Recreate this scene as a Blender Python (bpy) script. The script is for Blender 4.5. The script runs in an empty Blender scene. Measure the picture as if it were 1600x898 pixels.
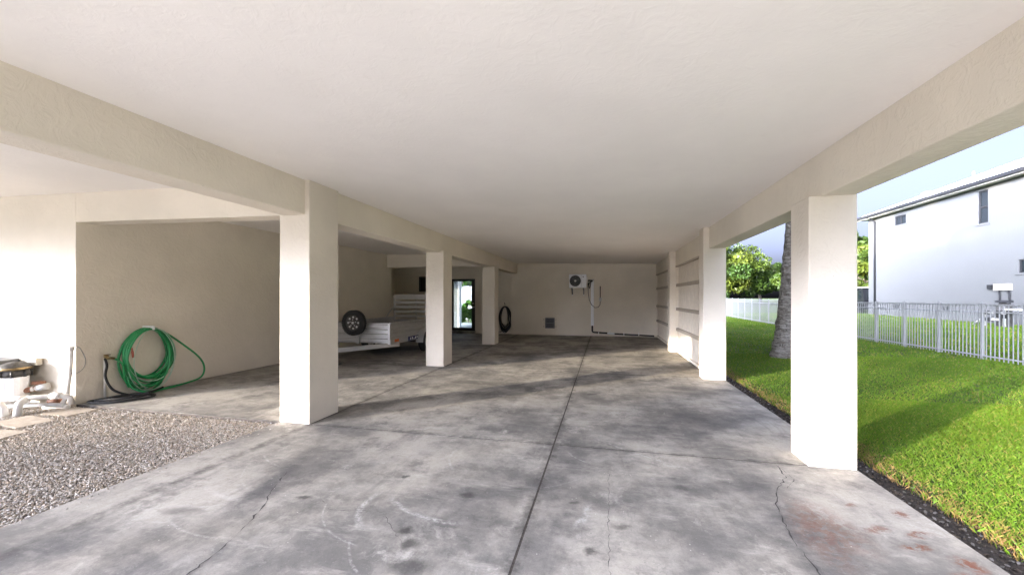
import bpy, bmesh, math, random
import numpy as np
from mathutils import Vector, Matrix, Euler
R = math.radians
rnd = random.Random(7)
nrg = np.random.default_rng(11)
S = bpy.context.scene
COL = S.collection

# ------------------------------------------------------------------ camera
cam_d = bpy.data.cameras.new('camera')
cam = bpy.data.objects.new('camera', cam_d)
COL.objects.link(cam)
S.camera = cam
cam.location = (0, 0, 1.5)
cam.rotation_euler = (R(90), 0, math.atan(143.6 / 620))
cam_d.sensor_width = 36
cam_d.lens = 36 * 620 / 1600
cam_d.shift_y = 16 / 1600
cam_d.clip_start = 0.05
cam_d.clip_end = 2000

# ------------------------------------------------------------------ sky, sun, exposure
SUN_EL, SUN_H = R(8.0), Vector((0.731, 0.682))        # sun low behind the camera on the left; SUN_H = the way its light travels
w = bpy.data.worlds.new('World')
S.world = w
w.use_nodes = True
wn = w.node_tree
sky = wn.nodes.new('ShaderNodeTexSky')
sky.sky_type = 'NISHITA'
sky.sun_disc = False
sky.sun_elevation = SUN_EL
sky.sun_rotation = math.atan2(-SUN_H.x, -SUN_H.y)
sky.air_density = 0.03
sky.dust_density = 10.0
sky.ozone_density = 1.8
wn.links.new(sky.outputs[0], wn.nodes['Background'].inputs[0])
wn.nodes['Background'].inputs[1].default_value = 0.15
sl = bpy.data.lights.new('sun', 'SUN')
sl.energy = 0.5
sl.angle = R(0.9)
sl.color = (1.0, 0.86, 0.66)
so = bpy.data.objects.new('sun', sl)
COL.objects.link(so)
so.location = (-20, -20, 30)
so.rotation_euler = Vector((SUN_H.x * math.cos(SUN_EL), SUN_H.y * math.cos(SUN_EL), -math.sin(SUN_EL))).to_track_quat('-Z', 'Y').to_euler()
S.view_settings.view_transform = 'Standard'
S.view_settings.look = 'None'
S.view_settings.gamma = 1
S.view_settings.exposure = 4.8
S.cycles.max_bounces = 12
S.cycles.diffuse_bounces = 8
S.cycles.use_denoising = True


# ------------------------------------------------------------------ material helpers
class NT:
    def __init__(self, name):
        self.m = bpy.data.materials.new(name)
        self.m.use_nodes = True
        self.t = self.m.node_tree
        self.b = self.t.nodes['Principled BSDF']
        self.pos = self.t.nodes.new('ShaderNodeNewGeometry').outputs['Position']

    def n(self, typ, **kw):
        nd = self.t.nodes.new('ShaderNode' + typ)
        for k, v in kw.items():
            setattr(nd, k, v)
        return nd

    def put(self, sock, v):
        if isinstance(v, bpy.types.NodeSocket):
            self.t.links.new(v, sock)
        elif isinstance(v, (tuple, list)) and sock.type == 'RGBA' and len(v) == 3:
            sock.default_value = (*v, 1)
        else:
            sock.default_value = v

    def noise(self, scale, detail=4, rough=0.55, vec=None, dist=0.0, col=False, sc=None):
        nd = self.n('TexNoise')
        v = vec or self.pos
        if sc:
            v = self.vm('MULTIPLY', v, sc)
        self.put(nd.inputs['Vector'], v)
        nd.inputs['Scale'].default_value = scale
        nd.inputs['Detail'].default_value = detail
        nd.inputs['Roughness'].default_value = rough
        nd.inputs['Distortion'].default_value = dist
        return nd.outputs['Color' if col else 'Fac']

    def voro(self, scale, feature='F1', vec=None, out='Distance'):
        nd = self.n('TexVoronoi', feature=feature)
        self.put(nd.inputs['Vector'], vec or self.pos)
        nd.inputs['Scale'].default_value = scale
        return nd.outputs[out]

    def vm(self, op, a, b):
        nd = self.n('VectorMath', operation=op)
        self.put(nd.inputs[0], a)
        self.put(nd.inputs[1], b)
        return nd.outputs['Value' if op in ('LENGTH', 'DISTANCE', 'DOT_PRODUCT') else 'Vector']

    def ma(self, op, a, b=0.0, clamp=False):
        nd = self.n('Math', operation=op, use_clamp=clamp)
        self.put(nd.inputs[0], a)
        self.put(nd.inputs[1], b)
        return nd.outputs[0]

    def mr(self, v, a, b, c=0.0, d=1.0, smooth=True):
        nd = self.n('MapRange', interpolation_type='SMOOTHSTEP' if smooth else 'LINEAR')
        self.put(nd.inputs[0], v)
        for i, q in enumerate((a, b, c, d)):
            nd.inputs[i + 1].default_value = q
        return nd.outputs[0]

    def mix(self, f, a, b, mode='MIX'):
        nd = self.n('Mix', data_type='RGBA', blend_type=mode)
        self.put(nd.inputs[0], f)
        self.put(nd.inputs[6], a)
        self.put(nd.inputs[7], b)
        return nd.outputs[2]

    def ramp(self, f, stops):
        nd = self.n('ValToRGB')
        self.put(nd.inputs[0], f)
        e = nd.color_ramp.elements
        while len(e) < len(stops):
            e.new(0.5)
        for q, (p, c) in zip(e, stops):
            q.position = p
            q.color = (*c, 1)
        return nd.outputs[0]

    def blob(self, vec, c, r, ang=0.0, lo=0.35, hi=1.0):
        nd = self.n('Mapping', vector_type='TEXTURE')
        self.put(nd.inputs[0], vec)
        nd.inputs[1].default_value = (c[0], c[1], 0)
        nd.inputs[2].default_value = (0, 0, ang)
        nd.inputs[3].default_value = (r[0], r[1], 50)
        l = self.vm('LENGTH', nd.outputs[0], (0, 0, 0))
        return self.mr(l, lo, hi, 1.0, 0.0)

    def bump(self, h, strength, dist):
        nd = self.n('Bump')
        self.put(nd.inputs['Height'], h)
        nd.inputs['Strength'].default_value = strength
        nd.inputs['Distance'].default_value = dist
        self.t.links.new(nd.outputs[0], self.b.inputs['Normal'])

    def base(self, c, rough=0.6, metal=0.0, spec=None):
        self.put(self.b.inputs['Base Color'], c)
        self.put(self.b.inputs['Roughness'], rough)
        self.put(self.b.inputs['Metallic'], metal)
        if spec is not None:
            self.b.inputs['Specular IOR Level'].default_value = spec
        return self.m


M = {}


def simple(name, col, rough=0.5, metal=0.0, var=0.12, scale=18, bump=0.0):
    t = NT(name)
    f = t.noise(scale, 5, 0.6)
    d = tuple(c * (1 - var) for c in col)
    l = tuple(min(1, c * (1 + var)) for c in col)
    M[name] = t.base(t.mix(t.mr(f, 0.3, 0.7), d, l), rough, metal)
    if bump:
        t.bump(t.noise(scale * 4, 3), bump, 0.01)
    return M[name]


def stucco(name, col, var=0.07, grain=1.0):
    t = NT(name)
    big = t.noise(0.9, 4, 0.6)
    fine = t.noise(26, 5, 0.65)
    c = t.mix(t.mr(big, 0.3, 0.75), tuple(q * (1 - var) for q in col), tuple(q * (1 + var * 0.6) for q in col))
    c = t.mix(t.mr(fine, 0.62, 0.85, 0, 0.22), c, tuple(q * 0.72 for q in col))
    streak = t.noise(2.2, 4, 0.6, sc=(3.0, 3.0, 0.35))
    c = t.mix(t.mr(streak, 0.6, 0.85, 0, 0.18), c, (col[0] * 0.78, col[1] * 0.76, col[2] * 0.72))
    spk = t.ma('MULTIPLY', t.mr(t.voro(17), 0.035, 0.075, 1, 0), t.mr(t.noise(1.7, 3), 0.52, 0.64))
    c = t.mix(t.ma('MULTIPLY', spk, 0.6 * grain), c, tuple(q * 0.32 for q in col))
    M[name] = t.base(c, 0.9, 0, 0.2)
    swirl = t.noise(9, 4, 0.6, dist=1.6)
    h = t.ma('ADD', t.ma('MULTIPLY', t.mr(swirl, 0.42, 0.62), 0.7), t.ma('MULTIPLY', t.noise(60, 3), 0.55))
    t.bump(h, 0.32 * grain, 0.009)
    return M[name]


stucco('stucco', (0.715, 0.655, 0.55))
stucco('stucco_trim', (0.68, 0.62, 0.525))
stucco('ceiling_paint', (0.87, 0.835, 0.785), 0.035, 0.38)
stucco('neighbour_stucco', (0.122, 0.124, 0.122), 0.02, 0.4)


def concrete_mat():
    t = NT('concrete')
    P = t.pos
    wob = t.vm('MULTIPLY', t.vm('SUBTRACT', t.noise(3.2, 5, 0.65, col=True), (0.5, 0.5, 0.5)), (0.34, 0.34, 0.34))
    Pd = t.vm('ADD', P, wob)
    wob2 = t.vm('MULTIPLY', t.vm('SUBTRACT', t.noise(9, 4, 0.7, col=True), (0.5, 0.5, 0.5)), (0.10, 0.10, 0.10))
    Pf = t.vm('ADD', P, wob2)
    big = t.noise(0.7, 10, 0.72, vec=Pf)
    mid = t.noise(2.6, 10, 0.76, vec=Pf)
    fine = t.noise(34, 5, 0.75)
    c = t.mix(t.mr(big, 0.38, 0.62), (0.150, 0.147, 0.145), (0.43, 0.412, 0.387))
    c = t.mix(t.mr(mid, 0.50, 0.66, 0, 0.62), c, (0.115, 0.112, 0.112))
    c = t.mix(t.mr(t.noise(1.5, 10, 0.78, vec=Pf, dist=0.5), 0.54, 0.66, 0, 0.65), c, (0.54, 0.525, 0.505))
    # brushed / traffic streaks along the drive
    c = t.mix(t.mr(t.noise(3.0, 8, 0.76, sc=(2.6, 0.28, 1)), 0.52, 0.70, 0, 0.42), c, (0.12, 0.118, 0.118))
    c = t.mix(t.mr(t.noise(2.0, 8, 0.76, sc=(0.5, 2.2, 1)), 0.53, 0.68, 0, 0.45), c, (0.54, 0.52, 0.49))
    # dark patches, tyre spots
    for cx, cy, rx, ry, a, k in [(1.25, 5.35, 0.95, 0.42, 0.45, 0.55), (0.5, 4.75, 0.9, 0.33, 0.35, 0.5), (1.4, 7.1, 0.42, 0.3, 0, 0.5),
                                 (-2.6, 2.6, 0.16, 1.0, 0.25, 0.6), (-2.9, 1.7, 0.8, 0.5, 0.3, 0.45), (1.25, 2.9, 0.30, 1.1, 0.08, 0.55),
                                 (-0.35, 3.2, 0.25, 2.0, 0.0, 0.35), (-1.1, 2.65, 0.55, 0.6, 0.5, 0.35), (-3.1, 6.0, 0.35, 2.6, 0, 0.35),
                                 (0.3, 10.5, 1.6, 0.25, 0.1, 0.4), (-1.8, 9.0, 0.25, 2.0, 0.05, 0.3)]:
        c = t.mix(t.ma('MULTIPLY', t.blob(Pd, (cx, cy), (rx, ry), a, 0.2, 1.05), t.ma('MULTIPLY', t.mr(mid, 0.36, 0.56, 0.45, 1.0), k * 1.35)), c, (0.075, 0.075, 0.083))
    for cx, cy, rx, ry, k in [(-1.007, 2.876, .075, .05, .8), (-1.254, 2.339, .06, .05, .85), (-1.152, 2.213, .075, .06, .85), (-2.195, 2.551, .075, .035, .85),
                              (-1.056, 2.028, .17, .08, .6), (-0.645, 3.05, .1, .05, .5), (-0.08, 2.398, .055, .045, .75), (0.108, 2.699, .06, .04, .6),
                              (-0.199, 2.937, .05, .03, .6), (-1.62, 3.05, .045, .03, .8), (-2.9, 2.2, .16, .07, .5), (0.6, 3.35, .06, .05, .5),
                              (-0.2, 6.3, .12, .06, .5), (0.9, 9.2, .3, .07, .5), (-1.2, 11.5, .3, .08, .5)]:
        c = t.mix(t.ma('MULTIPLY', t.blob(Pf, (cx, cy), (rx, ry), 0.2, 0.3, 1.25), k), c, (0.035, 0.034, 0.034))
    # rust
    rn = t.mr(t.noise(14, 8, 0.8, vec=Pf), 0.43, 0.53)
    for cx, cy, rx, ry, a, k in [(2.0, 3.29, .05, .05, 0, .9), (1.95, 3.03, .10, .03, .4, .9), (1.83, 2.87, .10, .045, .2, .95), (1.74, 3.36, .04, .03, 0, .6),
                                 (1.45, 3.05, .17, .36, .15, .42), (2.0, 2.75, .07, .07, 0, .9), (1.93, 2.62, .12, .06, .3, .8), (1.31, 2.85, .13, .35, 0, .35), (1.72, 3.03, .09, .05, .5, .7)]:
        c = t.mix(t.ma('MULTIPLY', t.ma('MULTIPLY', t.blob(Pf, (cx, cy), (rx, ry), a, 0.3, 1.3), rn), k), c, (0.17, 0.052, 0.02))
    # pale scrape arcs
    sn = t.mr(t.noise(19, 6, 0.8, sc=(1, 1, 1)), 0.40, 0.62)
    for cx, cy, r, bx, by, br, wd, k in [(-1.018, 3.298, .808, -1.27, 2.53, .42, .032, .9), (-1.314, 2.621, .39, -1.69, 2.5, .34, .035, .8), (-.868, 3.628, .554, -1.40, 3.49, .35, .016, .7),
                                         (-2.578, 3.599, 1.192, -2.873, 2.444, .30, .032, .8), (-2.467, 4.017, 1.106, -3.0, 3.05, .25, .014, .7), (1.851, 6.14, 2.643, .25, 4.03, .5, .02, .7),
                                         (-.713, 2.929, .609, -.12, 2.78, .2, .045, .75), (.028, 4.037, .396, -.25, 3.76, .2, .014, .6), (-.817, 2.588, .833, -1.41, 2.0, .3, .012, .6),
                                         (-2.462, 2.896, .9, -2.62, 2.01, .4, .014, .5), (-1.4, 2.75, .62, -1.75, 2.3, .5, .01, .5), (-2.4, 3.3, .8, -2.9, 2.7, .4, .01, .45),
                                         (-.2, 2.2, .5, -.55, 1.9, .4, .012, .5), (.2, 2.9, .75, .3, 2.2, .5, .014, .5), (-.9, 3.9, .9, -.4, 3.2, .5, .01, .35)]:
        l = t.vm('DISTANCE', t.vm('MULTIPLY', t.vm('ADD', P, t.vm('MULTIPLY', wob2, (.25, .25, .25))), (1, 1, 0)), (cx, cy, 0))
        d = t.ma('ABSOLUTE', t.ma('SUBTRACT', l, r))
        f = t.ma('MULTIPLY', t.mr(d, wd * 0.2, wd, 1, 0), t.blob(P, (bx, by), (br, br), 0, 0.45, 1.0))
        c = t.mix(t.ma('MULTIPLY', t.ma('MULTIPLY', f, sn), k * 0.75), c, (0.58, 0.58, 0.58))
    # grime and crumbs along the joints, fine scratches
    sx, sy = t.n('SeparateXYZ'), None
    t.put(sx.inputs[0], Pf)
    jn = t.mr(t.noise(7, 5, 0.7), 0.35, 0.65)
    for ax, v, wd in (('X', -0.5, .055), ('X', -3.4, .06), ('Y', 4.055, .05), ('Y', 8.07, .05), ('Y', 12.05, .05)):
        d = t.ma('ABSOLUTE', t.ma('SUBTRACT', sx.outputs[ax], v))
        c = t.mix(t.ma('MULTIPLY', t.mr(d, wd * .25, wd * 1.5, 0.75, 0), jn), c, (0.055, 0.052, 0.05))
    for rz, k in ((0.5, .35), (-0.35, .3), (1.3, .25)):
        mp = t.n('Mapping')
        t.put(mp.inputs[0], Pf)
        mp.inputs[2].default_value = (0, 0, rz)
        mp.inputs[3].default_value = (1.4, 22, 1)
        sc_ = t.noise(2.6, 5, 0.75, vec=mp.outputs[0])
        c = t.mix(t.ma('MULTIPLY', t.mr(sc_, 0.60, 0.72), t.ma('MULTIPLY', t.mr(t.noise(1.1, 3), .42, .6), k)), c, (0.46, 0.46, 0.46))
    grit = t.noise(95, 3, 0.8)
    c = t.mix(t.mr(grit, 0.56, 0.70, 0, 0.45), c, (0.07, 0.07, 0.072))
    c = t.mix(t.mr(t.noise(70, 3, 0.8), 0.60, 0.72, 0, 0.40), c, (0.50, 0.49, 0.48))
    # specks
    sp = t.voro(21)
    c = t.mix(t.ma('MULTIPLY', t.mr(sp, 0.05, 0.10, 1, 0), t.mr(t.noise(2.2, 3), 0.5, 0.62)), c, (0.62, 0.61, 0.6))
    sp2 = t.voro(11)
    c = t.mix(t.mr(sp2, 0.02, 0.06, 0.6, 0), c, (0.06, 0.06, 0.06))
    c = t.mix(t.mr(fine, 0.35, 0.75, 0.0, 0.20), c, (0.10, 0.10, 0.10))
    c = t.mix(1.0, c, (0.97, 0.945, 0.89), 'MULTIPLY')
    rgh = t.mr(mid, 0.3, 0.7, 0.55, 0.8)
    M['concrete'] = t.base(c, rgh, 0, 0.35)
    t.bump(t.ma('ADD', t.ma('MULTIPLY', fine, 0.5), t.ma('MULTIPLY', t.noise(6, 5, 0.6), 0.6)), 0.22, 0.01)


concrete_mat()
simple('joint_filler', (0.05, 0.042, 0.036), 0.95, var=0.4, scale=30)
simple('crack_dark', (0.045, 0.042, 0.04), 0.95, var=0.3, scale=50)
simple('paver', (0.34, 0.29, 0.23), 0.9, var=0.16, scale=14, bump=0.3)
simple('soil', (0.055, 0.044, 0.036), 0.95, var=0.5, scale=24, bump=1.0)
simple('drive', (0.80, 0.745, 0.66), 0.85, var=0.12, scale=3)  # paled well up so it reflects light indoors
simple('panel_wood', (0.71, 0.645, 0.545), 0.75, var=0.06, scale=7, bump=0.1)
simple('rail_wood', (0.40, 0.345, 0.275), 0.7, var=0.06, scale=7)
simple('pvc', (0.74, 0.72, 0.68), 0.4, var=0.1, scale=9)
simple('pvc_grey', (0.50, 0.50, 0.49), 0.45, var=0.1, scale=9)
simple('primer_stain', (0.25, 0.115, 0.065), 0.6, var=0.4, scale=40)
simple('black_plastic', (0.018, 0.018, 0.019), 0.42, var=0.3, scale=12)
simple('dusty_black', (0.055, 0.052, 0.048), 0.7, var=0.45, scale=16)
simple('black_rubber', (0.016, 0.016, 0.016), 0.75, var=0.25, scale=20)
simple('white_metal', (0.80, 0.81, 0.82), 0.35, var=0.03)
simple('fence_metal', (0.30, 0.30, 0.30), 0.4, var=0.03)
simple('white_plastic', (0.74, 0.73, 0.69), 0.45, var=0.05)
simple('beige_metal', (0.46, 0.43, 0.36), 0.45, var=0.05)
simple('grey_box', (0.14, 0.145, 0.15), 0.5, var=0.15)
simple('door_dark', (0.022, 0.020, 0.018), 0.35, var=0.2)
simple('bronze', (0.035, 0.031, 0.028), 0.4, var=0.2)
simple('brass', (0.30, 0.22, 0.11), 0.4, 0.8, var=0.3)
simple('steel', (0.55, 0.55, 0.55), 0.35, 0.9, var=0.1)
simple('red_plastic', (0.40, 0.10, 0.06), 0.4)
simple('orange_lens', (0.75, 0.16, 0.02), 0.3)
simple('sticker_blue', (0.015, 0.03, 0.13), 0.4)
simple('sticker_white', (0.8, 0.8, 0.8), 0.4)
simple('roof_metal', (0.62, 0.63, 0.64), 0.35, 0.25, var=0.04, scale=2)
simple('dark_trim', (0.012, 0.0125, 0.014), 0.8)
simple('soffit_trim', (0.52, 0.51, 0.47), 0.6)
simple('bark', (0.20, 0.165, 0.13), 0.95, var=0.35, scale=20, bump=1.0)
simple('car_paint', (0.015, 0.016, 0.018), 0.25)
simple('tile_pale', (0.50, 0.55, 0.56), 0.4, var=0.1, scale=4)
simple('slate_wall', (0.085, 0.105, 0.12), 0.6, var=0.35, scale=22, bump=0.5)


def alu():
    t = NT('aluminium')
    f = t.noise(5, 5, 0.6, sc=(1, 1, 9))
    M['aluminium'] = t.base(t.mix(f, (0.36, 0.355, 0.345), (0.60, 0.595, 0.58)), t.mr(t.noise(11, 4), 0.3, 0.7, 0.35, 0.55), 0.5)


alu()


def hose_mat():
    t = NT('hose_green')
    f = t.noise(7, 3)
    M['hose_green'] = t.base(t.mix(f, (0.005, 0.17, 0.045), (0.016, 0.34, 0.10)), 0.28, 0, 0.6)


hose_mat()
simple('hose_stripe', (0.42, 0.55, 0.44), 0.35)


def glass_mat(name, tint=(1, 1, 1), rough=0.0):
    m = bpy.data.materials.new(name)
    m.use_nodes = True
    nt = m.node_tree
    for q in list(nt.nodes):
        if q.type == 'BSDF_PRINCIPLED':
            nt.nodes.remove(q)
    out = [q for q in nt.nodes if q.type == 'OUTPUT_MATERIAL'][0]
    tr = nt.nodes.new('ShaderNodeBsdfTransparent')
    tr.inputs[0].default_value = (*tint, 1)
    gl = nt.nodes.new('ShaderNodeBsdfGlossy')
    gl.inputs['Roughness'].default_value = rough
    fr = nt.nodes.new('ShaderNodeFresnel')
    fr.inputs[0].default_value = 1.5
    mx = nt.nodes.new('ShaderNodeMixShader')
    nt.links.new(fr.outputs[0], mx.inputs[0])
    nt.links.new(tr.outputs[0], mx.inputs[1])
    nt.links.new(gl.outputs[0], mx.inputs[2])
    nt.links.new(mx.outputs[0], out.inputs[0])
    M[name] = m


glass_mat('clear_glass', (0.93, 0.96, 0.95))


def window_glass():
    t = NT('window_glass')
    M['window_glass'] = t.base((0.012, 0.016, 0.018), 0.03, 0, 1.0)


window_glass()


def attr_mat(name, rough=0.85, transl=0.0, spec=0.3):
    t = NT(name)
    a = t.n('Attribute', attribute_name='tint')
    t.base(a.outputs['Color'], rough, 0, spec)
    if transl:
        tl = t.n('BsdfTranslucent')
        t.put(tl.inputs[0], a.outputs['Color'])
        mx = t.n('MixShader')
        mx.inputs[0].default_value = transl
        t.t.links.new(t.b.outputs[0], mx.inputs[1])
        t.t.links.new(tl.outputs[0], mx.inputs[2])
        out = [q for q in t.t.nodes if q.type == 'OUTPUT_MATERIAL'][0]
        t.t.links.new(mx.outputs[0], out.inputs[0])
    M[name] = t.m


attr_mat('pebble')
attr_mat('grass_blade', 0.55, 0.3)
attr_mat('leaf', 0.5, 0.25)


def lawn_mat():
    t = NT('lawn_soil')
    f = t.noise(5, 5, 0.7)
    M['lawn_soil'] = t.base(t.mix(f, (0.035, 0.058, 0.010), (0.075, 0.115, 0.018)), 0.95)
    t.bump(t.noise(70, 3), 1.0, 0.03)


lawn_mat()


def gravel_bed():
    t = NT('gravel_bed')
    c = t.voro(75, out='Color')
    d = t.voro(75)
    g = t.ramp(t.noise(60, 2), [(0.3, (0.20, 0.175, 0.15)), (0.7, (0.36, 0.33, 0.30))])
    M['gravel_bed'] = t.base(t.mix(t.mr(d, 0.2, 0.7), g, (0.06, 0.05, 0.042)), 0.95)
    t.bump(d, 1.0, -0.02)


gravel_bed()


def palm_bark():
    t = NT('palm_bark')
    ring = t.noise(5, 4, 0.7, sc=(1, 1, 4))
    c = t.mix(t.mr(ring, 0.35, 0.65), (0.17, 0.145, 0.12), (0.38, 0.355, 0.32))
    c = t.mix(t.mr(t.noise(14, 4, 0.7), 0.55, 0.68), c, (0.055, 0.045, 0.036))
    M['palm_bark'] = t.base(c, 0.95, 0, 0.1)
    t.bump(t.ma('ADD', t.noise(12, 5, 0.7, sc=(1, 1, 2.5)), t.voro(14)), 1.0, 0.05)


palm_bark()


# ------------------------------------------------------------------ mesh helpers
class MB:
    def __init__(self):
        self.v, self.f, self.s = [], [], []

    def poly(self, vs, fs, smooth=False):
        o = len(self.v)
        self.v += [tuple(q) for q in vs]
        self.f += [tuple(i + o for i in q) for q in fs]
        self.s += [smooth] * len(fs)
        return self

    def hexa(self, p):
        return self.poly(p, [(0, 3, 2, 1), (4, 5, 6, 7), (0, 1, 5, 4), (1, 2, 6, 5), (2, 3, 7, 6), (3, 0, 4, 7)])

    def box(self, x0, x1, y0, y1, z0, z1, b=0.0, rot=None):
        """axis-aligned box, edges chamfered by b; z0 / z1 may be functions of x"""
        bm = bmesh.new()
        f0 = z0 if callable(z0) else (lambda x: z0)
        f1 = z1 if callable(z1) else (lambda x: z1)
        vs = [bm.verts.new(q) for q in ((x0, y0, f0(x0)), (x1, y0, f0(x1)), (x1, y1, f0(x1)), (x0, y1, f0(x0)),
                                        (x0, y0, f1(x0)), (x1, y0, f1(x1)), (x1, y1, f1(x1)), (x0, y1, f1(x0)))]
        for q in [(0, 3, 2, 1), (4, 5, 6, 7), (0, 1, 5, 4), (1, 2, 6, 5), (2, 3, 7, 6), (3, 0, 4, 7)]:
            bm.faces.new([vs[i] for i in q])
        if b:
            bmesh.ops.bevel(bm, geom=bm.edges[:], offset=b, segments=2, affect='EDGES', profile=0.6)
        bm.verts.ensure_lookup_table()
        co = [v.co.copy() for v in bm.verts]
        if rot is not None:
            co = [rot @ q for q in co]
        for i, v in enumerate(bm.verts):
            v.index = i
        self.poly(co, [[v.index for v in f.verts] for f in bm.faces])
        bm.free()
        return self

    def tube(self, pts, r, n=10, cap=True, closed=False):
        P = [Vector(q) for q in pts]
        rr = r if isinstance(r, (list, tuple)) else [r] * len(P)
        o = len(self.v)
        up = None
        m = len(P)
        for i, p in enumerate(P):
            if closed:
                d = P[(i + 1) % m] - P[i - 1]
            else:
                d = P[min(i + 1, m - 1)] - P[max(i - 1, 0)]
            d.normalize()
            if up is None:
                up = Vector((0, 0, 1)) if abs(d.z) < 0.9 else Vector((1, 0, 0))
            a = d.cross(up).normalized()
            up = a.cross(d).normalized()
            for k in range(n):
                t = 2 * math.pi * k / n
                self.v.append(tuple(p + (a * math.cos(t) + up * math.sin(t)) * rr[i]))
        for i in range(m if closed else m - 1):
            j = (i + 1) % m
            for k in range(n):
                k2 = (k + 1) % n
                self.f.append((o + i * n + k, o + i * n + k2, o + j * n + k2, o + j * n + k))
                self.s.append(True)
        if cap and not closed:
            self.f.append(tuple(o + k for k in range(n))[::-1])
            self.f.append(tuple(o + (m - 1) * n + k for k in range(n)))
            self.s += [False, False]
        return self

    def cyl(self, a, b, r, n=20, r2=None):
        return self.tube([a, b], [r, r if r2 is None else r2], n)

    def lathe(self, prof, c=(0, 0, 0), n=28, axis='Z', smooth=True):
        o = len(self.v)
        for (r, h) in prof:
            for k in range(n):
                t = 2 * math.pi * k / n
                q = (r * math.cos(t), r * math.sin(t), h)
                if axis == 'Y':
                    q = (r * math.cos(t), h, r * math.sin(t))
                if axis == 'X':
                    q = (h, r * math.cos(t), r * math.sin(t))
                self.v.append((c[0] + q[0], c[1] + q[1], c[2] + q[2]))
        for i in range(len(prof) - 1):
            for k in range(n):
                k2 = (k + 1) % n
                self.f.append((o + i * n + k, o + i * n + k2, o + (i + 1) * n + k2, o + (i + 1) * n + k))
                self.s.append(smooth)
        return self

    def build(self, name, mat, parent=None, loc=None):
        me = bpy.data.meshes.new(name)
        me.from_pydata(self.v, [], self.f)
        me.polygons.foreach_set('use_smooth', self.s)
        me.materials.append(M[mat])
        me.update()
        o = bpy.data.objects.new(name, me)
        COL.objects.link(o)
        if parent:
            o.parent = parent
            o.matrix_parent_inverse = Matrix.Translation(-parent.location) if parent.rotation_euler == Euler((0, 0, 0)) else parent.matrix_basis.inverted()
        if loc:
            o.location = loc
        return o


def tag(o, label=None, cat=None, group=None, kind=None):
    for k, v in (('label', label), ('category', cat), ('group', group), ('kind', kind)):
        if v:
            o[k] = v
    return o


def empty(name, loc, label, cat, group=None):
    o = bpy.data.objects.new(name, None)
    COL.objects.link(o)
    o.location = loc
    o.empty_display_size = 0.2
    return tag(o, label, cat, group)


def share(src, name, parent, loc):
    """a copy sharing src's mesh, moved by loc relative to src"""
    c = src.copy()
    c.name = name
    COL.objects.link(c)
    c.parent = parent
    c.matrix_parent_inverse = src.matrix_parent_inverse.copy()
    c.location = src.location + Vector(loc)
    return c


def np_mesh(name, verts, faces_n, faces, mat, tint=None, smooth=False, parent=None):
    """verts (N,3); faces flat index array of faces_n-gons; tint (N,3)"""
    me = bpy.data.meshes.new(name)
    nv, nf = len(verts), len(faces) // faces_n
    me.vertices.add(nv)
    me.vertices.foreach_set('co', verts.astype(np.float32).ravel())
    me.loops.add(nf * faces_n)
    me.loops.foreach_set('vertex_index', faces.astype(np.int32))
    me.polygons.add(nf)
    me.polygons.foreach_set('loop_start', np.arange(0, nf * faces_n, faces_n, dtype=np.int32))
    me.polygons.foreach_set('loop_total', np.full(nf, faces_n, dtype=np.int32))
    me.polygons.foreach_set('use_smooth', np.full(nf, smooth))
    if tint is not None:
        at = me.color_attributes.new('tint', 'FLOAT_COLOR', 'POINT')
        at.data.foreach_set('color', np.concatenate([tint, np.ones((nv, 1))], 1).astype(np.float32).ravel())
    me.materials.append(M[mat])
    me.update(calc_edges=True)
    o = bpy.data.objects.new(name, me)
    COL.objects.link(o)
    if parent:
        o.parent = parent
        o.matrix_parent_inverse = Matrix.Translation(-parent.location)
    return o


# ------------------------------------------------------------------ ground
tag(MB().poly([(-900, -900, -0.16), (900, -900, -0.16), (900, 900, -0.16), (-900, 900, -0.16)], [(0, 1, 2, 3)]).build('ground', 'lawn_soil'),
    'green ground stretching away around the houses', 'ground', kind='structure')
# lawn between slab and neighbour, rising a little towards the neighbour's wall
gx = [2.50, 4, 6, 9, 10.5, 12, 14, 16, 18.3, 30]
gz = [-0.045, -0.03, -0.02, 0.0, 0.03, 0.07, 0.12, 0.17, 0.22, 0.22]
gy = [-0.6, 0.5, 4, 8, 12, 16, 24, 34, 50, 90]
lm = MB()
vs = [(x, y, z + max(0, (y - 20)) * 0.008) for x, z in zip(gx, gz) for y in gy]
ng = len(gy)
lm.poly(vs, [(i * ng + j, (i + 1) * ng + j, (i + 1) * ng + j + 1, i * ng + j + 1) for i in range(len(gx) - 1) for j in range(ng - 1)], True)
tag(lm.build('lawn', 'lawn_soil'), 'mown lawn ground beside the carport', 'lawn', kind='structure')


def lawn_z(x, y):
    return np.interp(x, gx, gz) + np.maximum(0, y - 20) * 0.008


tag(MB().box(2.05, 2.62, -0.6, 16.2, -0.20, -0.075).build('soil_strip', 'soil'), 'dark soil strip between slab and lawn', 'soil', kind='structure')
tag(MB().box(-16, 7.0, -48, -0.62, -0.2, -0.012).build('driveway', 'drive'), 'unseen pale driveway, whitened and enlarged to bounce light into the carport', 'driveway', kind='structure')  # out of view; lengthened and whitened to bounce light into the carport
tag(MB().box(-14, -3.8, -0.61, 4.2, -0.2, -0.05).build('gravel_ground', 'gravel_bed'), 'compacted gravel bed left of the slab', 'gravel', kind='structure')

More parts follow.
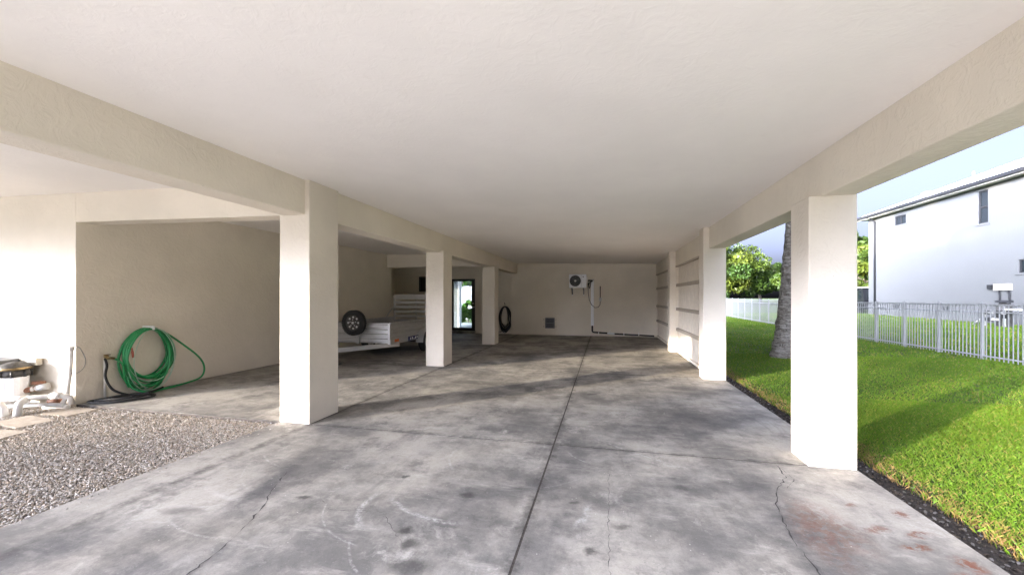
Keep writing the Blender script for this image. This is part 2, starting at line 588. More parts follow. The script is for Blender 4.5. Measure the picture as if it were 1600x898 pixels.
# concrete floor: bed + separate slabs with open joints
bed = MB().box(-7.24, 2.14, 4.06, 16.3, -0.15, -0.0015).box(-3.82, 2.14, -0.6, 4.06, -0.15, -0.0016).build('concrete_floor', 'joint_filler')
tag(bed, 'stained grey concrete carport floor cast in slabs with dark joints', 'floor', kind='structure')
G = 0.008
xs_back = [(-7.24, -3.40), (-3.40, -0.50), (-0.50, 2.15)]
ysp = [4.055, 8.07, 12.05, 16.3]
for i in range(3):
    for (a, b) in xs_back:
        MB().box(a + (G if a > -7 else 0), b - (G if b < 2 else 0), ysp[i] + G, ysp[i + 1] - G, -0.14, 0.0).build('floor_slab', 'concrete', bed)
for (a, b) in ((-3.83, -0.50), (-0.50, 2.15)):
    MB().box(a + (G if a > -3.8 else 0), b - (G if b < 2 else 0), -0.6, ysp[0] - G, -0.14, 0.0).build('floor_slab', 'concrete', bed)


def crack(pts, wd, seed):
    r = random.Random(seed)
    P = []
    for i in range(len(pts) - 1):
        a, b = Vector(pts[i]), Vector(pts[i + 1])
        n = max(2, int((b - a).length / 0.035))
        P += [a.lerp(b, k / n) for k in range(n)]
    P.append(Vector(pts[-1]))
    P = [p + Vector((r.uniform(-1, 1), r.uniform(-1, 1))) * 0.009 for p in P]
    m = MB()
    vs, fs = [], []
    for i, p in enumerate(P):
        d = (P[min(i + 1, len(P) - 1)] - P[max(i - 1, 0)]).normalized()
        q = Vector((-d.y, d.x)) * wd * max(0.06, r.gauss(0.5, 0.45)) * (0.3 if i in (0, len(P) - 1) else 1)
        vs += [(p.x + q.x, p.y + q.y, 0.0022), (p.x - q.x, p.y - q.y, 0.0022)]
    fs = [(2 * i, 2 * i + 1, 2 * i + 3, 2 * i + 2) for i in range(len(P) - 1)]
    m.poly(vs, fs).build('crack', 'crack_dark', bed)


crack([(1.51, 3.99), (1.48, 3.75), (1.32, 3.49), (1.21, 3.22), (1.175, 3.0), (1.14, 2.78), (1.14, 2.45), (1.2, 2.0)], 0.0045, 1)
crack([(1.51, 3.99), (1.53, 3.72), (1.40, 3.52)], 0.003, 2)
crack([(-2.66, 2.9), (-2.53, 2.6), (-2.39, 2.38), (-2.30, 2.16), (-2.23, 1.9), (-2.18, 1.6)], 0.005, 3)
crack([(0.04, 3.57), (0.03, 2.9), (0.03, 2.0)], 0.0015, 4)
crack([(-1.2, 2.2), (-1.5, 2.5), (-1.9, 2.45), (-2.1, 2.6)], 0.0013, 5)

# ------------------------------------------------------------------ the raised house over the carport
def zc(x):
    return 2.90 - 0.0205 * (x + 3.475)


house = empty('raised_house', (-3, 8, 0), 'cream stucco raised house with open carport, square columns and pale ceiling', 'house')
MB().box(-13.0, 2.16, -0.42, 16.6, lambda x: zc(x), lambda x: zc(x) + 0.3).build('ceiling', 'ceiling_paint', house)
MB().box(-3.78, -3.475, -0.40, 15.96, 2.49, lambda x: zc(x) + 0.05, 0.012).build('beam', 'stucco', house)
MB().box(1.88, 2.15, -0.40, 7.95, 2.40, lambda x: zc(x) + 0.05, 0.012).build('beam', 'stucco', house)
MB().box(-13, -3.1, -0.44, -0.20, lambda x: 2.42 + 0.05 * (-3.1 - x), lambda x: zc(x) + 0.05).build('front_header', 'stucco', house)  # out of view; underside raked to raise the sunlight edge on the left column
MB().box(-3.1, 2.155, -0.44, -0.20, 2.42, lambda x: zc(x) + 0.05).build('front_header', 'stucco', house)
# columns
for i, (y0, y1) in enumerate([(4.05, 4.58), (8.10, 8.60), (12.25, 12.74)]):
    z1 = (lambda x: zc(x) + 0.02) if i == 0 else 2.535
    MB().box(-3.83, -3.41, y0, y1, -0.02, z1, 0.014).build('column', 'stucco_trim', house)
MB().box(1.78, 2.153, 4.045, 4.40, -0.02, 2.404, 0.014).build('column', 'stucco_trim', house)
MB().box(1.78, 2.165, 7.90, 8.24, -0.02, lambda x: zc(x) + 0.02, 0.014).build('column', 'stucco_trim', house)
MB().box(1.78, 2.165, 11.71, 12.06, -0.02, lambda x: zc(x) + 0.02, 0.014).build('column', 'stucco_trim', house)
# left wall, front-left wall, headers
MB().box(-7.50, -7.27, 4.071, 12.65, -0.1, lambda x: zc(x) + 0.05, 0.006).build('wall', 'stucco', house)
MB().box(-13.0, -7.48, 4.0735, 4.30, -0.1, lambda x: zc(x) + 0.05).build('wall', 'stucco', house)
MB().box(-7.30, -3.80, 4.0745, 4.33, lambda x: 2.50 - 0.019 * (x + 3.8), lambda x: zc(x) + 0.05, 0.01).build('header', 'stucco', house)
MB().box(-7.26, -3.79, 12.30, 12.55, 2.53, lambda x: zc(x) + 0.05, 0.01).build('header', 'stucco', house)
MB().box(-9.3, -9.1, 12.3, 16.1, -0.1, lambda x: zc(x) + 0.05).build('wall', 'stucco', house)
MB().box(-9.1, -7.46, 12.40, 12.6, -0.1, lambda x: zc(x) + 0.05).build('wall', 'stucco', house)
MB().box(-9.2, -7.2, 12.5, 16.3, -0.1, -0.002).build('room_floor', 'concrete', house)
# back wall: solid part, then the part with door and window openings
MB().box(-3.735, 2.4, 15.95, 16.25, -0.1, lambda x: zc(x) + 0.05, 0.006).build('wall', 'stucco', house)
DX0, DX1, DZ0, DZ1 = -6.42, -5.33, 0.10, 2.30
WX0, WX1, WZ0, WZ1 = -7.90, -7.20, 1.77, 2.42
yb0, yb1 = 16.06, 16.25
bw = MB()
bw.box(DX1, -3.72, yb0, yb1, -0.1, lambda x: zc(x) + 0.05)
bw.box(WX1, DX0, yb0, yb1, -0.1, lambda x: zc(x) + 0.05)
bw.box(-9.2, WX0, yb0, yb1, -0.1, lambda x: zc(x) + 0.05)
bw.box(DX0, DX1, yb0 + .001, yb1, DZ1, lambda x: zc(x) + 0.05)
bw.box(WX0, WX1, yb0 + .001, yb1, WZ1, lambda x: zc(x) + 0.05)
bw.box(WX0, WX1, yb0 + .001, yb1, -0.1, WZ0)
bw.build('wall', 'stucco', house)
MB().box(DX0 - .1, DX1 + .02, 15.80, 16.3, -0.1, DZ0, 0.008).build('door_step', 'concrete', house)
# baseboard-like pale strip at the back wall foot
MB().box(-3.73, 1.97, 15.938, 15.95, 0.0, 0.07).build('wall_foot', 'stucco_trim', house)
# right side infill walls
for (y0, y1) in ((8.24, 11.71), (12.06, 15.95)):
    MB().box(1.935, 2.16, y0, y1, 2.375, lambda x: zc(x) + 0.05, 0.006).build('header', 'stucco', house)
    pw = MB().box(1.955, 2.02, y0, y0 + 0.07, 0.05, 2.375, 0.004).box(1.955, 2.02, y1 - 0.07, y1, 0.05, 2.375, 0.004)
    pw.box(1.945, 2.02, y0, y1, 0.012, 0.075, 0.004)
    pwo = pw.build('panel_wall', 'panel_wood', house)
    rails = (0.60, 1.15, 1.80)
    zz = [0.075] + list(rails) + [2.375]
    for k in range(4):
        za = zz[k] + (0.075 if k else 0.0)
        zb = zz[k + 1]
        pm = MB()
        n = int((y1 - y0 - 0.14) / 0.155)
        st = (y1 - y0 - 0.14) / n
        for q in range(n):
            pm.box(1.987 + 0.002 * ((q * 7) % 3), 2.01, y0 + 0.07 + q * st + 0.002, y0 + 0.07 + (q + 1) * st - 0.002, za, zb, 0.003)
        pm.box(2.008, 2.018, y0 + .07, y1 - .07, za, zb)
        pm.build('panel', 'panel_wood', pwo)
    for z in rails:
        MB().box(1.93, 2.0, y0 + 0.07, y1 - 0.07, z, z + 0.075, 0.004).build('rail', 'rail_wood', pwo)
    MB().box(1.925, 2.0, y0, y1, 2.375 - 0.04, 2.374, 0.003).build('rail', 'rail_wood', pwo)
# door
door = MB().box(DX0, DX0 + .10, 16.08, 16.18, DZ0, DZ1, .004).box(DX1 - .16, DX1, 16.08, 16.18, DZ0, DZ1, .004).box(DX0 + .1, DX1 - .16, 16.08, 16.18, DZ1 - .10, DZ1, .004).box(DX0 + .1, DX1 - .16, 16.08, 16.18, DZ0, DZ0 + .12, .004).build('door', 'door_dark', house)
door['label'] = 'dark framed glass door looking out to a garden'
MB().box(DX0 + .1, DX1 - .16, 16.125, 16.131, DZ0 + .12, DZ1 - .10).build('glass_pane', 'clear_glass', door)
MB().cyl((-5.42, 16.08, 1.10), (-5.42, 16.0, 1.10), .03).cyl((-5.42, 16.02, 1.10), (-5.30, 16.02, 1.10), .014).build('door_handle', 'steel', door)
MB().cyl((-5.42, 16.08, 1.26), (-5.42, 16.04, 1.26), .033).build('door_lock', 'steel', door)
# dark window left of door
win = MB().box(WX0, WX0 + .05, 16.03, 16.12, WZ0, WZ1).box(WX1 - .05, WX1, 16.03, 16.12, WZ0, WZ1).box(WX0 + .05, WX1 - .05, 16.03, 16.12, WZ1 - .05, WZ1).box(WX0 + .05, WX1 - .05, 16.03, 16.12, WZ0, WZ0 + .05).build('window', 'bronze', house)
MB().box(WX0 + .05, WX1 - .05, 16.09, 16.10, WZ0 + .05, WZ1 - .05).build('pane', 'window_glass', win)
# storey above (only its shadow shows)
MB().box(-13, 2.1, -0.35, 16.5, 3.33, 7.15).build('upper_wall', 'stucco', house)
MB().poly([(-13.5, -0.9, 7.2), (2.55, -0.9, 7.2), (2.55, 17.0, 7.2), (-13.5, 17.0, 7.2), (-13.5, -0.9, 7.42), (2.55, -0.9, 7.42), (2.55, 17.0, 7.42), (-13.5, 17.0, 7.42), (-5.5, 6.5, 8.5), (-5.5, 10, 8.5)],
          [(0, 3, 2, 1), (0, 1, 5, 4), (1, 2, 6, 5), (2, 3, 7, 6), (3, 0, 4, 7), (4, 5, 8), (5, 6, 9, 8), (6, 7, 9), (7, 4, 8, 9)]).build('roof', 'roof_metal', house)

# ------------------------------------------------------------------ garden seen through the glass door
tag(MB().box(-13, 2, 16.31, 22.0, -0.2, 0.03).build('garden_walk', 'tile_pale'), 'pale paved walk behind the glass door', 'walk', kind='structure')
gw = empty('garden_wall', (-7.7, 18.5, 0), 'dark slate garden wall seen through the left of the glass door', 'wall')
MB().box(-8.6, -6.98, 18.4, 18.6, 0.03, 3.4, .01).build('wall_face', 'slate_wall', gw)
MB().box(-6.98, -6.88, 18.36, 18.62, 0.03, 3.4, .01).build('corner_post', 'white_metal', gw)
bwl = empty('backdrop_wall', (-10, 29, 0), 'white wall added as the bright background seen through the door', 'wall')  # wall added to supply the bright white background beyond the glass
MB().box(-18, -4, 29, 29.2, -.2, 2.3, .01).build('wall_face', 'fence_metal', bwl)
MB().box(-18.05, -3.95, 28.96, 29.24, 2.3, 2.38, .01).build('coping', 'fence_metal', bwl)


# ------------------------------------------------------------------ mini-split condenser and its pipes
ac = empty('air_conditioner', (-1.0, 15.95, 1.9), 'white wall-mounted air conditioner outdoor unit with round black fan', 'air conditioner')
AX0, AX1, AZ0, AZ1, AY0, AY1 = -1.33, -0.66, 1.88, 2.41, 15.60, 15.86
MB().box(AX0, AX1, AY0, AY1, AZ0, AZ1, .018).build('casing', 'white_metal', ac)
fcx, fcz = -1.085, 2.155
MB().lathe([(.215, 0), (.215, -.022), (.198, -.022), (.198, 0)], (fcx, AY0, fcz), 36, 'Y').build('fan_ring', 'black_plastic', ac)
MB().lathe([(.0, -.004), (.2, -.004)], (fcx, AY0, fcz), 36, 'Y').build('fan_recess', 'black_plastic', ac)
fg = MB()
for r_ in (.06, .095, .13, .165, .195):
    fg.tube([(fcx + r_ * math.cos(a), AY0 - .024, fcz + r_ * math.sin(a)) for a in np.linspace(0, 2 * math.pi, 33)[:-1]], .0025, 5, closed=True)
for a in np.linspace(0, 2 * math.pi, 13)[:-1]:
    fg.tube([(fcx + .03 * math.cos(a), AY0 - .026, fcz + .03 * math.sin(a)), (fcx + .2 * math.cos(a + .4), AY0 - .026, fcz + .2 * math.sin(a + .4))], .003, 5)
fg.build('fan_grille', 'grey_box', ac)
for k in range(3):
    a = k * 2.094 + .4
    vs = [(fcx + rr * math.cos(a + da), AY0 - .008 - dy, fcz + rr * math.sin(a + da)) for rr, da, dy in ((.04, -.3, 0), (.18, -.35, 0), (.19, .35, .01), (.04, .5, .01))]
    MB().poly(vs, [(0, 1, 2, 3)]).build('fan_blade', 'dusty_black', ac)
MB().lathe([(.0, -.034), (.036, -.032), (.04, -.02), (.04, -.004)], (fcx, AY0, fcz), 20, 'Y').build('fan_hub', 'white_plastic', ac)
MB().box(-.80, -.765, AY0 - .006, AY0, 2.29, 2.325).build('badge', 'dusty_black', ac)
MB().box(-.852, -.848, AY0 - .003, AY0 + .001, 1.90, 2.39).build('casing_seam', 'grey_box', ac)
MB().box(AX1 + .001, AX1 + .05, AY0 + .06, AY1 - .03, 2.05, 2.30, .01).build('valve_cover', 'white_plastic', ac)
for x in (-1.22, -0.78):
    MB().box(x - .02, x + .02, 15.58, 15.95, 1.845, 1.878).box(x - .02, x + .02, 15.925, 15.95, 1.62, 1.845).tube([(x, 15.62, 1.845), (x, 15.93, 1.64)], .012, 6).build('bracket', 'grey_box', ac)
    MB().box(x - .018, x + .022, 15.90, 15.948, 1.58, 1.625).build('bracket_foot', 'white_metal', ac)
ls = empty('line_set_cover', (-0.45, 15.95, .4), 'white vertical pipe cover beside the air conditioner, black pipe at its foot', 'pipe cover')
MB().box(-.50, -.385, 15.87, 15.95, .40, 2.19, .012).build('duct', 'white_metal', ls)
MB().box(-.51, -.375, 15.86, 15.95, 2.17, 2.23, .012).build('duct_cap', 'pvc_grey', ls)
MB().tube([(-.62, 15.75, 2.16), (-.56, 15.72, 2.17), (-.50, 15.80, 2.17), (-.44, 15.88, 2.16)], .028, 8).tube([(-.63, 15.75, 2.08), (-.58, 15.71, 2.0), (-.53, 15.78, 2.1), (-.46, 15.88, 2.14)], .018, 8).tube([(-.6, 15.75, 2.12), (-.57, 15.74, 1.95), (-.55, 15.8, 1.86), (-.52, 15.86, 1.95), (-.50, 15.88, 2.1)], .012, 8).build('refrigerant_pipe', 'black_rubber', ls)
MB().tube([(-.445, 15.90, .41), (-.445, 15.90, .20), (-.42, 15.90, .155), (-.36, 15.90, .145), (.13, 15.90, .12)], .033, 10).build('drain_pipe', 'black_rubber', ls)
MB().tube([(.13, 15.90, .12), (.40, 15.90, .10)], .042, 10).tube([(.2, 15.88, .14), (.24, 15.85, .25)], .008, 6).build('pipe_coupling', 'white_metal', ls)
MB().tube([(.40, 15.90, .10), (1.86, 15.90, .045)], .03, 10).build('drain_pipe', 'black_rubber', ls)
for x in (-.2, .75, 1.3):
    MB().box(x - .012, x + .012, 15.86, 15.95, .05, .16).build('pipe_clip', 'white_metal', ls)
dc = empty('electric_switch', (-.14, 15.95, 1.37), 'small grey switch box with conduit and drooping cable on the back wall', 'switch box')
MB().tube([(-.14, 15.93, 1.95), (-.14, 15.93, 1.48)], .016, 8).build('conduit', 'bronze', dc)
MB().box(-.19, -.09, 15.88, 15.95, 1.36, 1.50, .008).build('switch_casing', 'pvc_grey', dc)
MB().tube([(-.14, 15.92, 1.36), (-.15, 15.91, 1.22), (-.22, 15.90, 1.13), (-.34, 15.88, 1.11), (-.47, 15.84, 1.22), (-.56, 15.82, 1.42), (-.60, 15.82, 1.70), (-.60, 15.8, 1.95), (-.61, 15.76, 2.08)], .011, 8).build('cable', 'bronze', dc)
# flood vent
fv = empty('flood_vent', (-2.13, 15.95, .26), 'dark two-row louvred vent low on the back wall', 'vent')
VX0, VX1, VZ0, VZ1 = -2.31, -1.93, .27, .69
MB().box(VX0, VX0 + .04, 15.925, 15.95, VZ0, VZ1).box(VX1 - .04, VX1, 15.925, 15.95, VZ0, VZ1).box(VX0 + .04, VX1 - .04, 15.925, 15.95, VZ1 - .035, VZ1).box(VX0 + .04, VX1 - .04, 15.925, 15.95, VZ0, VZ0 + .035).box(VX0 + .04, VX1 - .04, 15.925, 15.95, .462, .50).build('vent_frame', 'grey_box', fv)
MB().box(VX0 + .04, VX1 - .04, 15.944, 15.949, VZ0 + .03, VZ1 - .03).build('vent_back', 'black_plastic', fv)
for z in (.33, .375, .42, .535, .58, .625):
    MB().box(VX0 + .04, VX1 - .04, 15.93, 15.936, z, z + .016).build('louvre', 'grey_box', fv)
for x in (VX0 - .06, VX1 + .05):
    for z in (.34, .62):
        MB().cyl((x, 15.952, z), (x, 15.935, z), .016, 10).build('screw', 'dusty_black', fv)


# ------------------------------------------------------------------ hoses
def coil_pts(cx, cz, rx, rz, turns, y, seed, axis='Y', dy=.05, n=26, gather=0.35):
    r = random.Random(seed)
    P = []
    for t in range(turns):
        a0, jx, jz = r.uniform(-.25, .25), r.uniform(.82, 1.06), r.uniform(.80, 1.05)
        ox = r.uniform(-.05, .05) * rx
        for k in range(n):
            a = 2 * math.pi * k / n + math.pi / 2
            x = cx + ox * (1 - math.sin(a)) + rx * jx * math.cos(a) * (1 - gather * .3 * max(0, math.sin(a)))
            top = cz + rz
            z = top - (rz * jz) * (1 - math.sin(a))
            q = y + dy * (t / max(1, turns - 1) - .5) + .012 * math.sin(a * 2 + a0 * 9)
            P.append((x, q, z) if axis == 'Y' else (q, x, z))
    return P


def smooth_path(pts, k=8):
    P = [Vector(q) for q in pts]
    out = []
    for i in range(len(P) - 1):
        p0, p1, p2, p3 = P[max(i - 1, 0)], P[i], P[i + 1], P[min(i + 2, len(P) - 1)]
        for j in range(k):
            t = j / k
            out.append(0.5 * ((2 * p1) + (p2 - p0) * t + (2 * p0 - 5 * p1 + 4 * p2 - p3) * t * t + (3 * p1 - p0 - 3 * p2 + p3) * t ** 3))
    out.append(P[-1])
    return out


bc = empty('cable_coil', (-4.0, 16.0, .1), 'black cable coil hanging on the back wall beside the glass door', 'cable coil')
MB().tube(coil_pts(-4.0, .62, .26, .52, 9, 15.985, 3, dy=.10), .017, 7).build('cable_loops', 'black_rubber', bc)
MB().tube(coil_pts(-4.0, .66, .17, .46, 3, 15.94, 8, dy=.02), .012, 6).build('cable_loops', 'dusty_black', bc)
MB().tube([(-4.0, 16.07, 1.24), (-4.0, 15.92, 1.22), (-4.0, 15.90, 1.30)], .012, 6).build('hook', 'bronze', bc)
MB().tube(smooth_path([(-4.1, 15.95, .12), (-4.25, 15.9, .06), (-4.5, 15.9, .03)]), .014, 6).build('cable_tail', 'black_rubber', bc)

gh = empty('garden_hose', (-7.2, 4.9, 0), 'coiled bright green garden hose hanging low on the left wall', 'hose')
gp = coil_pts(4.90, .53, .36, .48, 9, -7.15, 21, 'X', .13, 30)
MB().tube(gp, .0155, 8).build('hose_loops', 'hose_green', gh)
MB().tube(coil_pts(4.86, .54, .31, .46, 3, -7.07, 24, 'X', .03, 30), .015, 8).build('hose_loops', 'hose_green', gh)
MB().tube(coil_pts(4.92, .53, .345, .475, 3, -7.058, 27, 'X', .04, 30), .006, 6).build('hose_stripe', 'hose_stripe', gh)
MB().tube(smooth_path([(-7.17, 4.93, 1.02), (-7.15, 5.15, .92), (-7.14, 5.45, .68), (-7.13, 5.72, .42), (-7.12, 5.80, .22), (-7.10, 5.72, .07), (-7.05, 5.45, .03), (-6.98, 5.0, .02), (-6.95, 4.75, .03), (-7.06, 4.62, .12), (-7.10, 4.58, .3)]), .0155, 8).build('hose_tail', 'hose_green', gh)
MB().tube(smooth_path([(-7.21, 4.40, .60), (-7.16, 4.48, .57), (-7.12, 4.54, .48), (-7.12, 4.56, .3), (-7.12, 4.62, .12)]), .015, 8).build('hose_feed', 'hose_green', gh)
MB().box(-7.25, -7.02, 4.885, 4.915, .985, 1.05, .006).build('hanger', 'white_metal', gh)
MB().cyl((-7.055, 4.62, .68), (-7.05, 4.63, .58), .015, 12).cyl((-7.055, 4.615, .73), (-7.055, 4.62, .68), .010, 10).build('spray_nozzle', 'red_plastic', gh)
bh = MB().tube(smooth_path([(-7.19, 4.36, .60), (-7.12, 4.34, .50), (-7.08, 4.30, .34), (-7.03, 4.36, .15), (-6.95, 4.52, .04), (-6.80, 4.66, .022), (-6.66, 4.66, .022), (-6.60, 4.52, .022), (-6.72, 4.28, .022), (-6.92, 4.14, .022), (-7.12, 4.12, .022), (-7.16, 4.22, .022),
                            (-7.05, 4.40, .03), (-6.85, 4.58, .045), (-6.72, 4.62, .05), (-6.66, 4.48, .05), (-6.78, 4.28, .05), (-7.0, 4.17, .045), (-7.10, 4.22, .03), (-6.98, 4.42, .05), (-6.9, 4.7, .03), (-6.98, 5.0, .05)]), .016, 8).build('drain_hose', 'black_rubber')
tag(bh, 'black hose looped on the floor below the wall tap', 'hose')
tp = empty('wall_tap', (-7.22, 4.38, 0), 'brass tap on a thin white riser pipe beside the green hose', 'tap')
MB().tube([(-7.225, 4.38, 0), (-7.225, 4.38, .62)], .016, 8).build('riser_pipe', 'pvc', tp)
MB().tube([(-7.225, 4.38, .62), (-7.18, 4.38, .63), (-7.15, 4.38, .60)], .02, 8).tube([(-7.18, 4.34, .655), (-7.18, 4.42, .655)], .009, 6).tube([(-7.18, 4.38, .63), (-7.18, 4.38, .66)], .008, 6).tube([(-7.17, 4.36, .61), (-7.16, 4.46, .59)], .018, 8).build('tap_body', 'brass', tp)
sp_ = empty('pvc_standpipe', (-7.3, 4.02, 0), 'white plastic standpipe with wire loop at the wall corner', 'pipe')
MB().tube(smooth_path([(-7.235, 4.0, .79), (-7.255, 4.0, .5), (-7.29, 3.99, .2), (-7.30, 3.98, .12), (-7.33, 3.96, .03), (-7.40, 3.94, -.03)], 5), .026, 12).build('pipe', 'pvc', sp_)
MB().cyl((-7.237, 4.0, .77), (-7.233, 4.0, .825), .035, 14).build('pipe_cap', 'pvc', sp_)
MB().tube(smooth_path([(-7.22, 4.0, .82), (-7.14, 4.03, .81), (-7.09, 4.05, .72), (-7.06, 4.06, .62), (-7.10, 4.06, .52), (-7.17, 4.03, .45), (-7.25, 4.0, .45)], 6), .005, 6).build('wire', 'dusty_black', sp_)
MB().tube([(-7.275, 4.02, .8), (-7.30, 4.02, .1)], .006, 6).build('wire', 'dusty_black', sp_)

# ------------------------------------------------------------------ pool pump and pipes at the far left
pm = empty('pump_filter', (-8.04, 3.84, 0), 'white ribbed filter canister with black domed lid by the left wall', 'filter')
PC = (-8.04, 3.84)
can = MB()
nn = 48
prof = [-.03, .0, .10, .11, .36, .40]
o_ = []
for z in prof:
    for k in range(nn):
        a = 2 * math.pi * k / nn
        rr = .135 * (1 + (.045 if (k // 4) % 2 else -.01)) if z > .0 else .145
        o_.append((PC[0] + rr * math.cos(a), PC[1] + rr * math.sin(a), z))
can.poly(o_, [(i * nn + k, i * nn + (k + 1) % nn, (i + 1) * nn + (k + 1) % nn, (i + 1) * nn + k) for i in range(len(prof) - 1) for k in range(nn)], False)
can.poly([o_[-nn + k] for k in range(nn)], [tuple(range(nn))])
can.build('canister', 'white_metal', pm)
MB().lathe([(.13, .40), (.15, .41), (.15, .46), (.14, .48), (.14, .49), (.16, .50), (.163, .53), (.15, .555), (.09, .59), (.04, .603), (0, .605)], (PC[0], PC[1], 0), 36).build('lid', 'dusty_black', pm)
for k in range(8):
    a = k * math.pi / 4 + .2
    MB().cyl((PC[0] + .153 * math.cos(a), PC[1] + .153 * math.sin(a), .40), (PC[0] + .153 * math.cos(a), PC[1] + .153 * math.sin(a), .49), .018, 8).build('clamp', 'black_plastic', pm)
MB().lathe([(.161, .50), (.169, .505), (.169, .527), (.161, .532)], (PC[0], PC[1], 0), 36).build('clamp_band', 'brass', pm)
cb = empty('control_box', (-8.5, 3.9, 0), 'grey control box with white dial at the left edge behind the filter', 'control box')
MB().box(-8.85, -8.235, 3.78, 4.04, .06, .62, .01).build('casing', 'grey_box', cb)
for k in range(6):
    MB().box(-8.40 + k * .026, -8.39 + k * .026, 3.772, 3.78, .10, .50).build('cooling_fin', 'steel', cb)
MB().cyl((-8.27, 3.78, .57), (-8.27, 3.74, .57), .035, 18).build('dial', 'white_metal', cb)
MB().box(-8.232, -7.90, 3.98, 4.06, .53, .635, .015).build('hood', 'beige_metal', cb)
pp = empty('pool_pipes', (-7.7, 3.6, 0), 'white plastic pool pipes lying on the gravel around the filter', 'pipes')
for pts, r_, m_ in [([(-8.5, 3.42, .10), (-7.79, 3.585, .12), (-7.63, 3.75, .14), (-7.27, 3.90, .16)], .034, 'pvc'),
                    ([(-8.6, 3.62, .03), (-7.9, 3.70, .03), (-7.62, 3.84, .03), (-7.24, 3.93, .02)], .032, 'pvc_grey'),
                    ([(-8.05, 3.80, .18), (-7.90, 3.915, .2), (-7.74, 4.0, .24)], .036, 'pvc'),
                    ([(-7.50, 3.86, .0), (-7.36, 3.94, .0), (-7.20, 3.95, -.01)], .032, 'pvc'),
                    ([(-7.85, 3.50, .12), (-7.60, 3.50, .12), (-7.555, 3.51, .07), (-7.55, 3.52, -.06)], .040, 'pvc'),
                    ([(-7.55, 3.70, .13), (-7.44, 3.60, .12), (-7.41, 3.57, .06), (-7.40, 3.56, -.06)], .040, 'pvc_grey'),
                    ([(-7.36, 3.87, .155), (-7.25, 3.905, .16)], .044, 'pvc'), ([(-7.72, 3.66, .13), (-7.62, 3.755, .14)], .043, 'pvc'),
                    ([(-7.80, 3.96, .225), (-7.71, 4.02, .245)], .046, 'pvc_grey'), ([(-7.27, 3.90, .16), (-7.22, 3.98, .12), (-7.215, 4.0, .02)], .034, 'pvc')]:
    MB().tube(pts, r_, 12).build('pipe', m_, pp)
for a, b in [((-7.93, 3.895, .196), (-7.87, 3.93, .206)), ((-7.47, 3.90, .075), (-7.35, 3.945, .075)), ((-7.92, 3.96, .285), (-7.76, 4.0, .29)), ((-7.85, 3.945, .213), (-7.83, 3.955, .218)), ((-8.3, 3.468, .105), (-8.18, 3.495, .108))]:
    MB().cyl(a, b, .0385 if a[2] < .28 else .028, 12).build('primed_joint', 'primer_stain', pp)
# stepping stones
for i, (x0, x1, y0, y1, rz, lb) in enumerate([(-7.24, -6.74, 3.68, 4.02, .03, 'flat tan paving stone touching the wall corner by the standpipe'),
                                             (-7.28, -6.68, 3.24, 3.58, -.10, 'flat tan paving stone in the gravel in front of the filter'),
                                             (-6.98, -6.38, 2.90, 3.16, .12, 'flat tan paving stone in the gravel nearest the left edge')]):
    c = Vector(((x0 + x1) / 2, (y0 + y1) / 2, 0))
    rot = Matrix.Translation(c) @ Matrix.Rotation(rz, 4, 'Z') @ Matrix.Translation(-c)
    tag(MB().box(x0, x1, y0, y1, -.07, -.022, .008, rot).build('paving_stone', 'paver'), lb, 'paving stone', 'paving stones in the gravel')

# ------------------------------------------------------------------ trailer
tr = empty('utility_trailer', (-5.8, 10, 0), 'bare aluminium utility trailer with spare wheel and raised slatted ramp', 'trailer')
TX0, TX1, TY0, TY1, TZ0, TZ1 = -6.62, -5.02, 8.62, 11.62, .40, .87


def ribbed(axis, fixed, a0, a1, z0, z1, out, n=4):
    """corrugated aluminium panel"""
    m = MB()
    prof = []
    h = (z1 - z0) / n
    for k in range(n):
        zb = z0 + k * h
        prof += [(0, zb), (out, zb + h * .12), (out, zb + h * .70), (0, zb + h * .82)]
    prof.append((0, z1))
    vs = []
    for d, z in prof:
        for a in (a0, a1):
            vs.append((a, fixed + d, z) if axis == 'X' else (fixed + d, a, z))
    m.poly(vs, [(2 * i, 2 * i + 1, 2 * i + 3, 2 * i + 2) for i in range(len(prof) - 1)])
    return m


ribbed('X', TY0, TX0, TX1, TZ0 + .02, TZ1, -.022).box(TX0, TX1, TY0 + .001, TY0 + .02, TZ0, TZ1).build('front_panel', 'aluminium', tr)
ribbed('Y', TX1, TY0, TY1, TZ0 + .16, TZ1, .018, 3).box(TX1 - .02, TX1 - .001, TY0, TY1, TZ0 + .1, TZ1).build('side_panel', 'aluminium', tr)
ribbed('Y', TX0, TY0, TY1, TZ0 + .16, TZ1, -.018, 3).box(TX0 + .001, TX0 + .02, TY0, TY1, TZ0 + .1, TZ1).build('side_panel', 'aluminium', tr)
for x in (TX0, TX1):
    MB().box(x - .03, x + .03, TY0 - .03, TY0 + .03, TZ0 - .02, TZ1 + .012, .006).build('corner_post', 'aluminium', tr)
    MB().box(x - .04, x + .045, TY0, TY1, TZ0 - .03, TZ0 + .10, .006).build('frame_rail', 'aluminium', tr)
    MB().box(x - .022, x + .026, TY0 + .03, TY1, TZ1, TZ1 + .025, .004).build('top_rail', 'aluminium', tr)
MB().box(TX0, TX1, TY0 + .03, TY1, TZ0 + .03, TZ0 + .07).build('deck', 'aluminium', tr)
MB().box(TX0 + .02, TX1 - .02, TY0 - .03, TY0 + .03, TZ1, TZ1 + .02, .004).build('top_rail', 'aluminium', tr)
